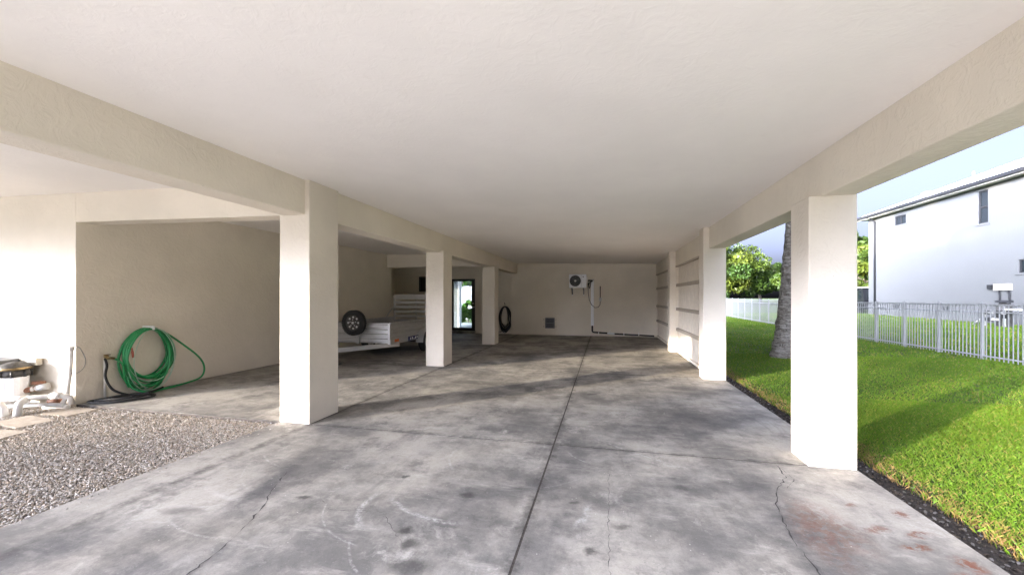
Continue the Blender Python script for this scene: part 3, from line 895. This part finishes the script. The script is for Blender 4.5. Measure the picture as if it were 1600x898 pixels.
for sgn in (-1, 1):
    x = -5.82 + sgn * .80
    a, b = Vector((x + .06 * sgn, TY0 + .35, TZ0 - .05)), Vector((-5.82 + .05 * sgn, TY0 - 1.15, TZ0 - .05))
    d = (b - a).normalized()
    q = Vector((-d.y, d.x, 0)) * .03
    MB().hexa([a - q - Vector((0, 0, .05)), a + q - Vector((0, 0, .05)), b + q - Vector((0, 0, .05)), b - q - Vector((0, 0, .05)), a - q + Vector((0, 0, .05)), a + q + Vector((0, 0, .05)), b + q + Vector((0, 0, .05)), b - q + Vector((0, 0, .05))]).build('tongue_arm', 'aluminium', tr)
MB().box(-5.90, -5.74, TY0 - 1.40, TY0 - 1.10, .30, .42, .015).build('coupler', 'aluminium', tr)
MB().box(-5.86, -5.78, TY0 - .95, TY0 - .87, .04, .75, .01).box(-5.92, -5.72, TY0 - 1.0, TY0 - .82, .005, .04, .008).build('jack', 'dusty_black', tr)
# spare wheel on a stand at the front
scx, scy, scz = -5.84, TY0 - .20, .90
sw = MB().lathe([(.19, .06), (.205, .085), (.265, .085), (.292, .055), (.298, 0), (.292, -.055), (.265, -.085), (.205, -.085), (.19, -.06), (.19, .06)], (scx, scy, scz), 48, 'Y').build('spare_wheel', 'black_rubber', tr)
tread = MB()
for k in range(44):
    a = 2 * math.pi * k / 44
    for s_ in (-1, 1):
        tread.poly([(scx + .303 * math.cos(a + da), scy + s_ * yy, scz + .303 * math.sin(a + da)) for da, yy in ((-.05, .01), (.03, .01), (.05, .06), (-.03, .06))] +
                   [(scx + .285 * math.cos(a + da), scy + s_ * yy, scz + .285 * math.sin(a + da)) for da, yy in ((-.05, .01), (.03, .01), (.05, .06), (-.03, .06))],
                   [(0, 1, 2, 3), (0, 1, 5, 4), (1, 2, 6, 5), (2, 3, 7, 6), (3, 0, 4, 7)])
tread.build('tread', 'black_rubber', sw)
MB().lathe([(.195, -.055), (.18, -.06), (.165, -.035), (.10, -.03), (.07, -.055), (.035, -.058), (.035, -.03), (0, -.03)], (scx, scy, scz), 32, 'Y').build('rim', 'dusty_black', sw)
for k in range(8):
    a = 2 * math.pi * k / 8
    MB().cyl((scx + .135 * math.cos(a), scy - .031, scz + .135 * math.sin(a)), (scx + .135 * math.cos(a), scy - .038, scz + .135 * math.sin(a)), .024, 10).build('rim_slot', 'steel', sw)
for k in range(5):
    a = 2 * math.pi * k / 5 + .3
    MB().cyl((scx + .075 * math.cos(a), scy - .03, scz + .075 * math.sin(a)), (scx + .075 * math.cos(a), scy - .06, scz + .075 * math.sin(a)), .012, 8).build('lug_nut', 'steel', sw)
MB().cyl((scx, scy - .03, scz), (scx, scy - .064, scz), .03, 14).build('hub_cap', 'steel', sw)
MB().box(scx - .03, scx + .03, scy + .02, TY0, scz - .04, scz + .04).box(scx - .04, scx + .04, TY0 - .06, TY0 - .025, TZ0 - .02, scz + .05).build('wheel_mount', 'aluminium', tr)
# road wheels and fenders
for x in (TX0 - .16, TX1 + .03):
    rw = MB().lathe([(.18, 0), (.19, -.01), (.25, -.01), (.275, .02), (.28, .08), (.275, .14), (.25, .17), (.19, .17), (.18, .15)], (x, 10.35, .28), 32, 'X').build('road_wheel', 'black_rubber', tr)
    MB().lathe([(.185, .0), (.16, .02), (.06, .02), (.05, -.01), (0, -.01)], (x, 10.35, .28), 24, 'X').lathe([(.185, .16), (.16, .14), (.06, .14), (.05, .17), (0, .17)], (x, 10.35, .28), 24, 'X').build('rim', 'steel', rw)
    fd = MB()
    vs = []
    for k in range(13):
        a = math.pi * k / 12
        vs += [(x - .03, 10.35 - .36 * math.cos(a), .28 + .36 * math.sin(a)), (x + .19, 10.35 - .36 * math.cos(a), .28 + .36 * math.sin(a))]
    fd.poly(vs, [(2 * i, 2 * i + 1, 2 * i + 3, 2 * i + 2) for i in range(12)]).build('fender', 'aluminium', tr)
MB().box(TX0, TX1, 10.32, 10.38, .25, .31).build('axle', 'dusty_black', tr)
# ramp gate
RZ0, RZ1 = .46, 1.60
for x in (TX0 + .03, -5.82, TX1 - .03):
    MB().box(x - .02, x + .02, TY1 - .02, TY1 + .02, RZ0, RZ1 - (.0 if x == -5.82 else .02), .005).build('ramp_post', 'aluminium', tr)
MB().box(TX0 + .05, TX1 - .05, TY1 - .025, TY1 + .02, RZ1 - .16, RZ1, .005).build('ramp_slat', 'aluminium', tr)
for k in range(6):
    z = RZ1 - .31 + -.145 * k
    MB().box(TX0 + .05, TX1 - .05, TY1 - .022, TY1 + .018, z + .02, z + .10, .005).build('ramp_slat', 'aluminium', tr)
MB().tube(smooth_path([(TX0 + .0, TY1 - .45, .88), (TX0 + .0, TY1 - .30, 1.0), (TX0 + .02, TY1 - .08, 1.18), (TX0 + .02, TY1 - .02, 1.2)], 5), .018, 8).build('ramp_brace', 'aluminium', tr)
MB().box(TX1 + .045, TX1 + .055, TY0 + .16, TY0 + .36, TZ0 + .02, TZ0 + .085, .004).build('side_marker', 'orange_lens', tr)
st = MB().box(TX1 + .046, TX1 + .052, TY0 + .85, TY0 + 1.95, TZ0 - .02, TZ0 + .085).build('sticker', 'sticker_blue', tr)
sm = MB()
for (a, b, z0, z1) in [(.95, 1.0, .0, .06), (1.05, 1.10, .0, .06), (1.13, 1.2, .0, .015), (1.23, 1.28, .0, .06), (1.32, 1.38, .02, .06), (1.41, 1.46, .0, .06)]:
    sm.box(TX1 + .0525, TX1 + .0535, TY0 + a, TY0 + b, TZ0 + z0, TZ0 + z1)
sm.poly([(TX1 + .0535, TY0 + q[0], TZ0 + q[1]) for q in ((1.6, .075), (1.82, .075), (1.80, .02), (1.71, -.012), (1.62, .02))], [(0, 1, 2, 3, 4)])
sm.build('sticker_print', 'sticker_white', st)

# ------------------------------------------------------------------ white picket fence
fe = empty('picket_fence', (8.95, 20, 0), 'long white aluminium picket fence between the two lawns', 'fence')
FX, FT = 8.95, 1.35
py0, st_ = 9.395, 1.283
posts = [py0 + st_ * k for k in range(24)]
p0 = MB().box(FX - .027, FX + .027, py0 - .027, py0 + .027, -.05, FT + .02, .004).poly([(FX - .030, py0 - .030, FT + .02), (FX + .030, py0 - .030, FT + .02), (FX + .030, py0 + .030, FT + .02), (FX - .030, py0 + .030, FT + .02), (FX, py0, FT + .045)], [(0, 1, 4), (1, 2, 4), (2, 3, 4), (3, 0, 4), (3, 2, 1, 0)]).build('post', 'fence_metal', fe)
k0 = MB().box(FX - .008, FX + .008, -.008, .008, .02, FT - .005).build('picket', 'fence_metal', fe)
k0.location.y += posts[0] + .107
r0 = {}
for nm, z0, z1 in (('a', .085, .115), ('b', FT - .21, FT - .18), ('c', FT - .03, FT)):
    r0[nm] = MB().box(FX - .016, FX + .016, posts[0] + .033, posts[1] - .033, z0, z1, .003).build('rail', 'fence_metal', fe)
arc0 = MB().tube([(FX, posts[0] + .107 + .0535 - .048 * math.cos(a), FT - .105 + .07 * math.sin(a)) for a in np.linspace(0, math.pi, 9)], .004, 5).build('scroll_arch', 'fence_metal', fe)
for k in range(len(posts)):
    dz = float(lawn_z(FX, posts[k]))
    if k:
        share(p0, 'post', fe, (0, st_ * k, dz))
    if k < len(posts) - 1:
        for nm in 'abc':
            if k:
                share(r0[nm], 'rail', fe, (0, st_ * k, dz))
        for j in range(11):
            if k or j:
                share(k0, 'picket', fe, (0, st_ * k + .107 * j, dz))
            if k < 8 and (k or j) and j < 10:
                share(arc0, 'scroll_arch', fe, (0, st_ * k + .107 * j, dz))

# ------------------------------------------------------------------ neighbour's house
nb = empty('neighbour_house', (22, 26, .2), 'tall white two-storey house with pale metal roof beyond the fence', 'house')
NX, NY0, NY1, NZ0, NE = 18.0, 8.0, 32.6, 0.0, 6.98
ops = [(29.09, 30.07, 6.05, 6.62), (23.76, 24.30, 5.12, 6.72), (20.9, 22.34, 2.60, 3.20)]
nw = MB()
ys = sorted({NY0, NY1, *[q for o in ops for q in o[:2]]})
for a, b in zip(ys[:-1], ys[1:]):
    o = [q for q in ops if q[0] <= a + 1e-6 and q[1] >= b - 1e-6]
    if o:
        nw.poly([(NX, a, NZ0), (NX, b, NZ0), (NX, b, o[0][2]), (NX, a, o[0][2])], [(0, 1, 2, 3)])
        nw.poly([(NX, a, o[0][3]), (NX, b, o[0][3]), (NX, b, NE), (NX, a, NE)], [(0, 1, 2, 3)])
        z0, z1 = o[0][2:]
        d = .14
        nw.poly([(NX, a, z0), (NX, b, z0), (NX, b, z1), (NX, a, z1), (NX + d, a, z0), (NX + d, b, z0), (NX + d, b, z1), (NX + d, a, z1)], [(0, 1, 5, 4), (1, 2, 6, 5), (2, 3, 7, 6), (3, 0, 4, 7)])
    else:
        nw.poly([(NX, a, NZ0), (NX, b, NZ0), (NX, b, NE), (NX, a, NE)], [(0, 1, 2, 3)])
nw.poly([(NX, NY0, NZ0), (NX + 9, NY0, NZ0), (NX + 9, NY0, NE), (NX, NY0, NE), (NX, NY1, NZ0), (NX + 9, NY1, NZ0), (NX + 9, NY1, NE), (NX, NY1, NE)], [(0, 1, 2, 3), (4, 5, 6, 7), (1, 5, 6, 2)])
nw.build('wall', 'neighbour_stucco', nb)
for (a, b, z0, z1) in ops:
    wf = MB().box(NX + .05, NX + .11, a, a + .06, z0, z1).box(NX + .05, NX + .11, b - .06, b, z0, z1).box(NX + .05, NX + .11, a + .06, b - .06, z0, z0 + .06).box(NX + .05, NX + .11, a + .06, b - .06, z1 - .06, z1)
    if z1 - z0 > 1:
        wf.box(NX + .045, NX + .11, a + .06, b - .06, (z0 + z1) / 2 - .04, (z0 + z1) / 2 + .04)
    else:
        wf.box(NX + .045, NX + .11, (a + b) / 2 - .04, (a + b) / 2 + .04, z0 + .06, z1 - .06)
    wo = wf.build('window', 'dark_trim', nb)
    if z1 - z0 > 1:
        MB().box(NX + .085, NX + .09, a + .06, b - .06, z0 + .06, (z0 + z1) / 2 - .04).build('pane', 'window_glass', wo)
        MB().box(NX + .085, NX + .09, a + .06, b - .06, (z0 + z1) / 2 + .04, z1 - .06).build('pane', 'window_glass', wo)
    else:
        MB().box(NX + .085, NX + .09, a + .06, (a + b) / 2 - .04, z0 + .06, z1 - .06).build('pane', 'window_glass', wo)
        MB().box(NX + .085, NX + .09, (a + b) / 2 + .04, b - .06, z0 + .06, z1 - .06).build('pane', 'window_glass', wo)
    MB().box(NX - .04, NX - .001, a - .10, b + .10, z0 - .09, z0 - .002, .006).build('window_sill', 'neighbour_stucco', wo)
OV = .45
MB().box(NX - OV + .02, NX + 9.4, NY0 - .4, NY1 + OV - .02, 6.90, 6.985).build('soffit', 'soffit_trim', nb)
MB().box(NX - OV, NX - OV + .03, NY0 - .4, NY1 + OV, 6.88, 7.06).build('fascia', 'soffit_trim', nb)
MB().box(NX - OV - .13, NX - OV - .002, NY0 - .4, NY1 + OV, 6.93, 7.11, .02).build('gutter', 'dark_trim', nb)
rx0, rx1, ry0, ry1 = NX - OV - .04, NX + 9 + OV, NY0 - OV, NY1 + OV
rid = (NX + 4.5, 9.15)
rf = MB().poly([(rx0, ry0, 7.10), (rx1, ry0, 7.10), (rx1, ry1, 7.10), (rx0, ry1, 7.10), (rid[0], ry0 + 5, rid[1]), (rid[0], ry1 - 5, rid[1])], [(0, 1, 4), (1, 2, 5, 4), (2, 3, 5), (3, 0, 4, 5)])
rfo = rf.build('roof', 'roof_metal', nb)
tnx, tnz = (rid[0] - rx0), (rid[1] - 7.10)
for k in range(int((ry1 - ry0) / .45)):
    y = ry0 + .2 + .45 * k
    t1 = min(1.0, (y - ry0) / 5, (ry1 - y) / 5)
    if t1 < .05:
        continue
    a, b = Vector((rx0, y, 7.115)), Vector((rx0 + tnx * t1, y, 7.115 + tnz * t1))
    MB().tube([a, b], .018, 4).build('roof_seam', 'roof_metal', rfo)
MB().tube([(rid[0] - 3.2, 26.3, 7.7), (rid[0] - 3.2, 26.3, 8.25)], .05, 10).build('roof_vent', 'fence_metal', rfo)
MB().box(rid[0] - 2.7, rid[0] - 2.5, 30.2, 30.7, 7.95, 8.2, .03).build('roof_vent', 'fence_metal', rfo)
MB().tube([(NX - OV - .06, 31.9, 7.0), (NX - .3, 31.9, 6.85), (NX - .07, 31.85, 6.65), (NX - .07, 31.85, .3)], .055, 8).build('downspout', 'dark_trim', nb)
for y in (29.9, 26.2):
    for k in range(3):
        MB().box(NX - .02, NX - .002, y + (k - 1) * .17 - .055, y + (k - 1) * .17 + .055, .86, 1.04).build('wall_vent', 'dark_trim', nb)
for y, nm in ((23.2, 'a'), (22.75, 'b')):
    MB().box(NX - .14, NX - .002, y - .17, y + .13, 1.84, 2.14, .01).build('meter_box', 'beige_metal', nb)
    MB().tube([(NX - .06, y - .06, 1.84), (NX - .06, y - .1, 1.6), (NX - .06, y - .1, .3)], .035, 8).build('conduit', 'dark_trim', nb)
MB().box(NX - .12, NX - .002, 23.45, 23.68, 1.92, 2.12, .01).build('meter', 'dark_trim', nb)

pe = empty('pool_equipment', (17.0, 21.9, .2), 'black and white pool equipment against the white house behind the fence', 'pool equipment')
MB().lathe([(.22, .2), (.24, .3), (.24, .9), (.26, .92), (.26, 1.0), (.20, 1.2), (.05, 1.3), (0, 1.3)], (17.0, 21.7, .0), 20).build('filter_tank', 'dusty_black', pe)
MB().lathe([(.26, 1.30), (.26, 1.38), (0, 1.40)], (17.0, 21.7, 0), 20).build('tank_cap', 'dark_trim', pe)
for pts in ([(16.7, 22.2, .25), (16.7, 22.2, .85), (16.7, 21.4, .85)], [(16.7, 21.3, .25), (16.7, 21.3, 1.0), (16.7, 20.6, 1.0)], [(16.8, 22.9, .25), (16.75, 22.4, .55), (16.75, 21.6, .55)]):
    MB().tube(pts, .05, 8).build('pipe', 'pvc', pe)
for p in ((16.66, 22.1, .85), (16.66, 21.5, .85), (16.66, 21.3, .7), (16.7, 22.0, .55)):
    MB().box(p[0] - .09, p[0] + .09, p[1] - .09, p[1] + .09, p[2] - .09, p[2] + .09, .02).build('valve', 'black_plastic', pe)

# dark parked van seen between column and white house
vn = empty('parked_van', (19.9, 37.2, .3), 'dark parked van with pale roof glimpsed left of the white house', 'van')
vz = .25
prof = [(-2.2, .35), (2.3, .35), (2.35, .95), (1.4, 1.15), (.75, 1.95), (-2.1, 2.0), (-2.25, 1.0)]
nv_ = len(prof)
MB().poly([(19.0, 37.2 + a, vz + b) for a, b in prof] + [(20.8, 37.2 + a, vz + b) for a, b in prof],
          [tuple(range(nv_)), tuple(range(2 * nv_ - 1, nv_ - 1, -1))] + [(i, (i + 1) % nv_, nv_ + (i + 1) % nv_, nv_ + i) for i in range(nv_)]).build('body', 'car_paint', vn)
MB().box(19.05, 20.75, 35.1, 37.95, vz + 1.98, vz + 2.06, .02).build('roof', 'white_metal', vn)
for a, b in ((-1.9, -.7), (-.6, .6)):
    MB().box(18.985, 18.998, 37.2 + a, 37.2 + b, vz + 1.15, vz + 1.8).build('window', 'window_glass', vn)
MB().box(19.2, 20.6, 34.93, 34.96, vz + 1.15, vz + 1.8).build('window', 'window_glass', vn)
for a in (-1.4, 1.5):
    for x in (18.97, 20.6):
        MB().lathe([(0, 0), (.2, 0), (.33, .0), (.35, .04), (.35, .2), (.33, .23), (0, .23)], (x, 37.2 + a, vz + .33), 20, 'X').build('wheel', 'black_rubber', vn)


# ------------------------------------------------------------------ trees
def leaves_mesh(name, centers, radii, n, size, cols, seed, parent, flat=0.75):
    g = np.random.default_rng(seed)
    C = np.array(centers)
    Rr = np.array(radii)
    idx = g.choice(len(C), n, p=(Rr ** 2 / (Rr ** 2).sum()))
    d = g.normal(size=(n, 3))
    d /= np.linalg.norm(d, axis=1)[:, None]
    r = g.uniform(.55, 1.08, n) ** .6
    P = C[idx] + d * (r * Rr[idx])[:, None] * np.array([1, 1, flat])
    a = g.normal(size=(n, 3)) + d * .4
    a /= np.linalg.norm(a, axis=1)[:, None]
    b = np.cross(a, g.normal(size=(n, 3)))
    b /= np.linalg.norm(b, axis=1)[:, None]
    s = (size * g.uniform(.6, 1.3, n))[:, None]
    V = np.stack([P - a * s, P + b * s * .42, P + a * s, P - b * s * .42], 1).reshape(-1, 3)
    cc = np.array(cols)
    k = g.uniform(0, 1, n)[:, None]
    cl = g.uniform(0, 1, len(C))[idx][:, None]
    tint = cc[0] * (1 - cl) + cc[1] * cl
    tint = tint * (.7 + .6 * k)
    return np_mesh(name, V, 4, np.arange(4 * n), 'leaf', np.repeat(tint, 4, 0), parent=parent)


def tree(loc, h, rx, rz, nclump, nleaf, size, cols, seed, label, group=None, base=.28, trunk_r=.22, dens=None):
    r = random.Random(seed)
    t = empty('broadleaf_tree', loc, label, 'tree', group)
    L = Vector(loc)
    tm = MB()
    top = Vector((r.uniform(-.3, .3), r.uniform(-.3, .3), h * .55))
    tm.tube(smooth_path([L + Vector((0, 0, -.2)), L + top * .5 + Vector((r.uniform(-.2, .2), 0, 0)), L + top], 5), [trunk_r * (1 - .05 * k) for k in range(11)], 8)
    cs, rs = [], []
    cz_ = h * base + rz
    for k in range(nclump):
        while True:
            p = Vector((r.uniform(-1, 1), r.uniform(-1, 1), r.uniform(-1, 1)))
            if .35 < p.length < 1:
                break
        rad = rx * r.uniform(.16, .30)
        c = L + Vector((p.x * (rx - rad * .6), p.y * (rx - rad * .6), cz_ + p.z * (rz - rad * .5)))
        cs.append(tuple(c))
        rs.append(rad)
        if k % 3 == 0:
            a = L + top * r.uniform(.45, 1)
            mid = a.lerp(c, .55) + Vector((0, 0, .05 * rx))
            tm.tube([a, mid, c], [trunk_r * .38, trunk_r * .22, trunk_r * .07], 6)
    tm.build('trunk', 'bark', t)
    leaves_mesh('crown', cs, rs, nleaf, size, cols, seed, t)
    return t


GA, GB = (0.070, 0.105, 0.012), (0.030, 0.058, 0.009)
YA, YB_ = (0.105, 0.125, 0.012), (0.032, 0.065, 0.010)
tree((13.5, 55, .3), 8.2, 6.6, 4.2, 62, 26000, .22, (YA, YB_), 5, 'big rounded yellow-green tree behind the far end of the fence', 'trees beyond the fence', .02, .35)
tree((8.5, 60, .3), 8.0, 6.0, 4.0, 50, 14000, .24, (GA, GB), 6, 'dark green tree half hidden behind the panelled garage wall', 'trees beyond the fence', .05, .3)
tree((21.5, 62, .3), 6.6, 3.2, 2.4, 26, 9000, .2, (GA, YB_), 8, 'smaller green tree just left of the palm trunk far behind', 'trees beyond the fence', .25, .25)
tree((20.5, 48, .3), 4.3, 3.0, 2.2, 24, 9000, .2, (GA, GB), 9, 'low bushy green tree between the big tree and palm trunk', 'trees beyond the fence', .0, .2)
tree((24.5, 46.0, .3), 8.6, 3.2, 4.0, 34, 12000, .2, (YA, GB), 10, 'tall green tree peeking past the corner of the white house', 'trees beyond the fence', .05, .25)
# greenery behind the glass door
for i, (x, y, h, rx, rz, bs, lb) in enumerate([(-7.35, 19.8, 1.25, .8, .55, 0, 'round green shrub seen low through the glass door'), (-7.9, 22.8, 1.7, .6, .75, .0, 'taller green shrub at the back of the garden through the door'),
                                              (-9.3, 24.5, 4.2, 1.5, .8, .50, 'small leafy tree arching at the top of the glass door view')]):
    tree((x, y, .03), h, rx, rz, 16, 2600 if i < 2 else 900, .07 if i < 2 else .10, ((.10, .22, .03), (.05, .13, .02)), 30 + i, lb, None, bs, .05)


def palm(loc, h, lean, r0, r1, label, seed, cr=2.1):
    r = random.Random(seed)
    t = empty('palm_tree', loc, label, 'palm tree', 'palms on the side lawn')
    L = Vector(loc)
    P, rr = [], []
    n = 60
    for k in range(n + 1):
        u = k / n
        P.append(L + Vector((lean[0] * u + .10 * math.sin(u * 3), lean[1] * u, -.1 + (h + .1) * u)))
        rr.append((r0 * (1 + .5 * math.exp(-u * 18)) * (1 - u) + r1 * u) * (1 + .045 * (1 if k % 2 else -1) + r.uniform(-.03, .03)))
    tm = MB().tube(P, rr, 22)
    for i in range(len(tm.v)):
        x, y, z = tm.v[i]
        q = r.uniform(-.007, .012)
        tm.v[i] = (x + q, y + q * .5, z)
    tm.build('trunk', 'palm_bark', t)
    top = P[-1]
    V, F, T = [], [], []
    for k in range(34):
        az, el = r.uniform(0, 2 * math.pi), r.uniform(-.5, 1.2)
        d = Vector((math.cos(az) * math.cos(el), math.sin(az) * math.cos(el), math.sin(el)))
        hub = top + d * cr * .55
        side = d.cross(Vector((0, 0, 1))).normalized()
        up = side.cross(d)
        col = np.array(GA) * r.uniform(.6, 1.2)
        o = len(V)
        V += [tuple(top), tuple(top + side * .02), tuple(hub)]
        F.append((o, o + 1, o + 2))
        T += [col] * 3
        for j in range(16):
            a = -1.35 + 2.7 * j / 15
            dd = (d * math.cos(a) + side * math.sin(a)).normalized()
            ln = cr * .55 * (1 - .15 * abs(a)) * r.uniform(.85, 1.1)
            tip = hub + dd * ln - Vector((0, 0, ln * .35)) - up * .1
            w_ = dd.cross(up).normalized() * .035
            o = len(V)
            V += [tuple(hub), tuple(hub + dd * ln * .5 + w_), tuple(tip), tuple(hub + dd * ln * .5 - w_)]
            F += [(o, o + 1, o + 2), (o, o + 2, o + 3)]
            T += [col] * 4
    np_mesh('crown', np.array(V), 3, np.array(F).ravel(), 'leaf', np.array(T), parent=t)
    return t


palm((4.42, 11.45, -.03), 8.3, (.55, .2), .195, .16, 'grey palm trunk standing in the lawn beside the carport', 3)
palm((3.05, 14.2, -.03), 9.1, (.1, .1), .14, .12, 'second palm against the carport side wall behind the columns', 4, 1.9)

# unseen trees: tall ones added to screen sky glow, thin ones dapple the sun
for i, (x, y, h, rx, rz, nc, nl, sz, bs, lb) in enumerate([
        (-20.0, -15.0, 13.5, 6.0, 4.3, 44, 7000, .34, .36, 'unseen tall tree added to screen sky glow, straight behind the viewer towards the low sun'),
        (-25.5, -7.0, 13.0, 6.0, 5.4, 60, 9500, .34, .16, 'unseen tall tree added to screen sky glow, off to the left of the house front'),
        (-12.0, -23.5, 13.5, 6.0, 5.5, 60, 9500, .34, .16, 'unseen tall tree added to screen sky glow, behind the viewer beside the driveway'),
        (1.0, -25.0, 13.5, 6.4, 5.5, 60, 9500, .34, .16, 'unseen tall tree added to screen sky glow, across the road behind the viewer'),
        (-31.0, 5.0, 13.0, 6.2, 5.4, 60, 9500, .34, .16, 'unseen tall tree added to screen sky glow, beyond the left side of the house'),
        (-17.5, -12.8, 5.4, 3.0, 2.2, 22, 900, .2, .12, 'thin young street tree behind the viewer'),
        (-26.0, -20.5, 6.6, 3.8, 2.6, 22, 1200, .2, .12, 'thin street tree farther behind the viewer')]):
    tree((x, y, -.16), h, rx, rz, nc, nl, sz, (GA, GB), 60 + i, lb, 'trees in front of the house', bs, .16)


# ------------------------------------------------------------------ gravel, soil crumbs, grass (uncountable)
ico_v = []
phi = (1 + 5 ** .5) / 2
for a, b in ((-1, phi), (1, phi), (-1, -phi), (1, -phi)):
    ico_v.append((a, b, 0))
for a, b in ((-1, phi), (1, phi), (-1, -phi), (1, -phi)):
    ico_v.append((0, a, b))
for a, b in ((-1, phi), (1, phi), (-1, -phi), (1, -phi)):
    ico_v.append((b, 0, a))
ico_v = np.array(ico_v) / math.hypot(1, phi)
ico_f = np.array([(0, 11, 5), (0, 5, 1), (0, 1, 7), (0, 7, 10), (0, 10, 11), (1, 5, 9), (5, 11, 4), (11, 10, 2), (10, 7, 6), (7, 1, 8), (3, 9, 4), (3, 4, 2), (3, 2, 6), (3, 6, 8), (3, 8, 9), (4, 9, 5), (2, 4, 11), (6, 2, 10), (8, 6, 7), (9, 8, 1)])


def stones(name, x0, x1, y0, y1, z, n, r0, r1, pal, seed, keep=None):
    g = np.random.default_rng(seed)
    X = np.stack([g.uniform(x0, x1, n), g.uniform(y0, y1, n)], 1)
    if keep is not None:
        X = X[keep(X)]
    n = len(X)
    sc = g.uniform(r0, r1, (n, 1)) * np.stack([g.uniform(.8, 1.35, n), g.uniform(.7, 1.1, n), g.uniform(.45, .8, n)], 1)
    jit = 1 + g.uniform(-.22, .22, (n, 12, 1))
    th = g.uniform(0, 2 * math.pi, n)
    tl = g.uniform(-.5, .5, n)
    V = ico_v[None] * jit * sc[:, None, :]
    x = V[..., 0] * np.cos(tl)[:, None] - V[..., 2] * np.sin(tl)[:, None]
    zz_ = V[..., 0] * np.sin(tl)[:, None] + V[..., 2] * np.cos(tl)[:, None]
    y = V[..., 1]
    V = np.stack([x * np.cos(th)[:, None] - y * np.sin(th)[:, None] + X[:, None, 0], x * np.sin(th)[:, None] + y * np.cos(th)[:, None] + X[:, None, 1], zz_ + z + g.uniform(-.006, .010, (n, 1))], 2).reshape(-1, 3)
    F = (ico_f[None] + 12 * np.arange(n)[:, None, None]).reshape(-1)
    pal = np.array(pal)
    T = pal[g.integers(0, len(pal), n)] * g.uniform(.75, 1.2, (n, 1))
    return np_mesh(name, V, 3, F, 'pebble', np.repeat(T, 12, 0))


pal = [(.42, .385, .34), (.36, .33, .29), (.48, .445, .40), (.29, .24, .19), (.37, .31, .245), (.26, .235, .205), (.40, .375, .345), (.33, .275, .22)]


def keep_g(X):
    w_ = (X[:, 0] > -2.28 * X[:, 1] - .35)
    for (a, b, c, d) in ((-7.24, -6.74, 3.70, 4.02), (-7.27, -6.70, 3.27, 3.55), (-6.96, -6.40, 2.93, 3.13)):
        w_ &= ~((X[:, 0] > a) & (X[:, 0] < b) & (X[:, 1] > c) & (X[:, 1] < d) & (np.sin(X[:, 0] * 91 + X[:, 1] * 57) > -.93))
    return w_


tag(stones('gravel', -9.6, -3.85, 0.9, 4.05, -.035, 115000, .0045, .0108, pal, 5, keep_g), 'loose grey and tan gravel left of the slab', 'gravel', kind='stuff')
tag(stones('loose_pebbles', -4.05, -3.70, 1.0, 4.1, .006, 160, .004, .009, pal, 6), 'few pebbles strayed onto the slab edge by the gravel', 'pebbles', kind='stuff')
tag(stones('soil_crumbs', 2.16, 2.60, 1.5, 12, -.068, 5200, .004, .014, [(.07, .055, .045), (.04, .033, .028), (.12, .095, .07), (.05, .04, .03), (.07, .06, .05), (.20, .185, .17)], 7), 'dark crumbs and chips along the soil strip', 'soil', kind='stuff')


def grass(name, n, x0, x1, y0, y1, seed, hgt, wid, label, dead=False, power=1.0):
    g = np.random.default_rng(seed)
    x = x0 + (x1 - x0) * g.uniform(0, 1, n) ** power
    y = g.uniform(y0, y1, n)
    if not dead:
        edge = 2.50 + .05 * np.sin(y * 5.1) + .035 * np.sin(y * 13.7) + g.uniform(-.04, .04, n)
        k = x > edge
        x, y = x[k], y[k]
        n = len(x)
    z = lawn_z(x, y) - .01
    if dead:
        z = z - .02
    ds = np.hypot(x, y)
    sc = np.clip(ds / 6.0, .8, 3.2)
    h = hgt * g.uniform(.55, 1.25, n)
    wd = wid * g.uniform(.7, 1.3, n) * sc
    th = g.uniform(0, 2 * math.pi, n)
    ln = g.uniform(.2, 1.0, n) * h
    la = g.uniform(0, 2 * math.pi, n)
    px, py = np.cos(th) * wd, np.sin(th) * wd
    dx, dy = np.cos(la) * ln, np.sin(la) * ln
    V = np.stack([np.stack([x - px, y - py, z], 1), np.stack([x + px, y + py, z], 1), np.stack([x + px * .7 + dx * .4, y + py * .7 + dy * .4, z + h * .62], 1), np.stack([x + dx, y + dy, z + h], 1)], 1)
    F = (np.array([[0, 1, 2], [0, 2, 3]])[None] + 4 * np.arange(n)[:, None, None]).reshape(-1)
    pn = .5 + .5 * np.sin(x * 1.7 + 1.3 * np.sin(y * .9)) * np.sin(y * 1.3 + .7 * np.sin(x * 1.1))
    a, b, c = np.array((.078, .170, .010)), np.array((.150, .250, .016)), np.array((.28, .25, .06))
    u = g.uniform(0, 1, (n, 1))
    T = a * (1 - u) + b * u
    T = T * (.8 + .35 * pn[:, None])
    yl = (g.uniform(0, 1, n) < .08 + .06 * pn)[:, None]
    T = np.where(yl, c, T)
    near = np.clip(1 - (x - 2.5) / .22, 0, 1) if not dead else np.ones(n)
    br = np.array((.30, .19, .075)) * g.uniform(.6, 1.3, (n, 1))
    sel = (g.uniform(0, 1, n) < near * .5)[:, None]
    T = np.where(sel, br, T)
    o = np_mesh(name, V.reshape(-1, 3), 3, F, 'grass_blade', np.repeat(T, 4, 0))
    return tag(o, label, 'grass', kind='stuff')


grass('grass', 150000, 2.42, 5.6, 2.0, 7.0, 1, .036, .0022, 'bright green grass blades nearest the soil strip', power=1.1)
grass('grass', 120000, 2.42, 9.3, 5.0, 12.0, 2, .040, .0030, 'bright green grass blades in the middle of the lawn')
grass('grass', 90000, 2.42, 9.3, 11.5, 36, 3, .055, .0042, 'bright green grass blades at the far end of the lawn')
grass('grass', 50000, 9.0, 18, 10, 36, 4, .10, .0055, 'shaded grass blades beyond the picket fence')
grass('dead_grass', 4500, 2.40, 2.56, 1.8, 10, 5, .05, .003, 'dry brown grass edge along the soil strip', dead=True)
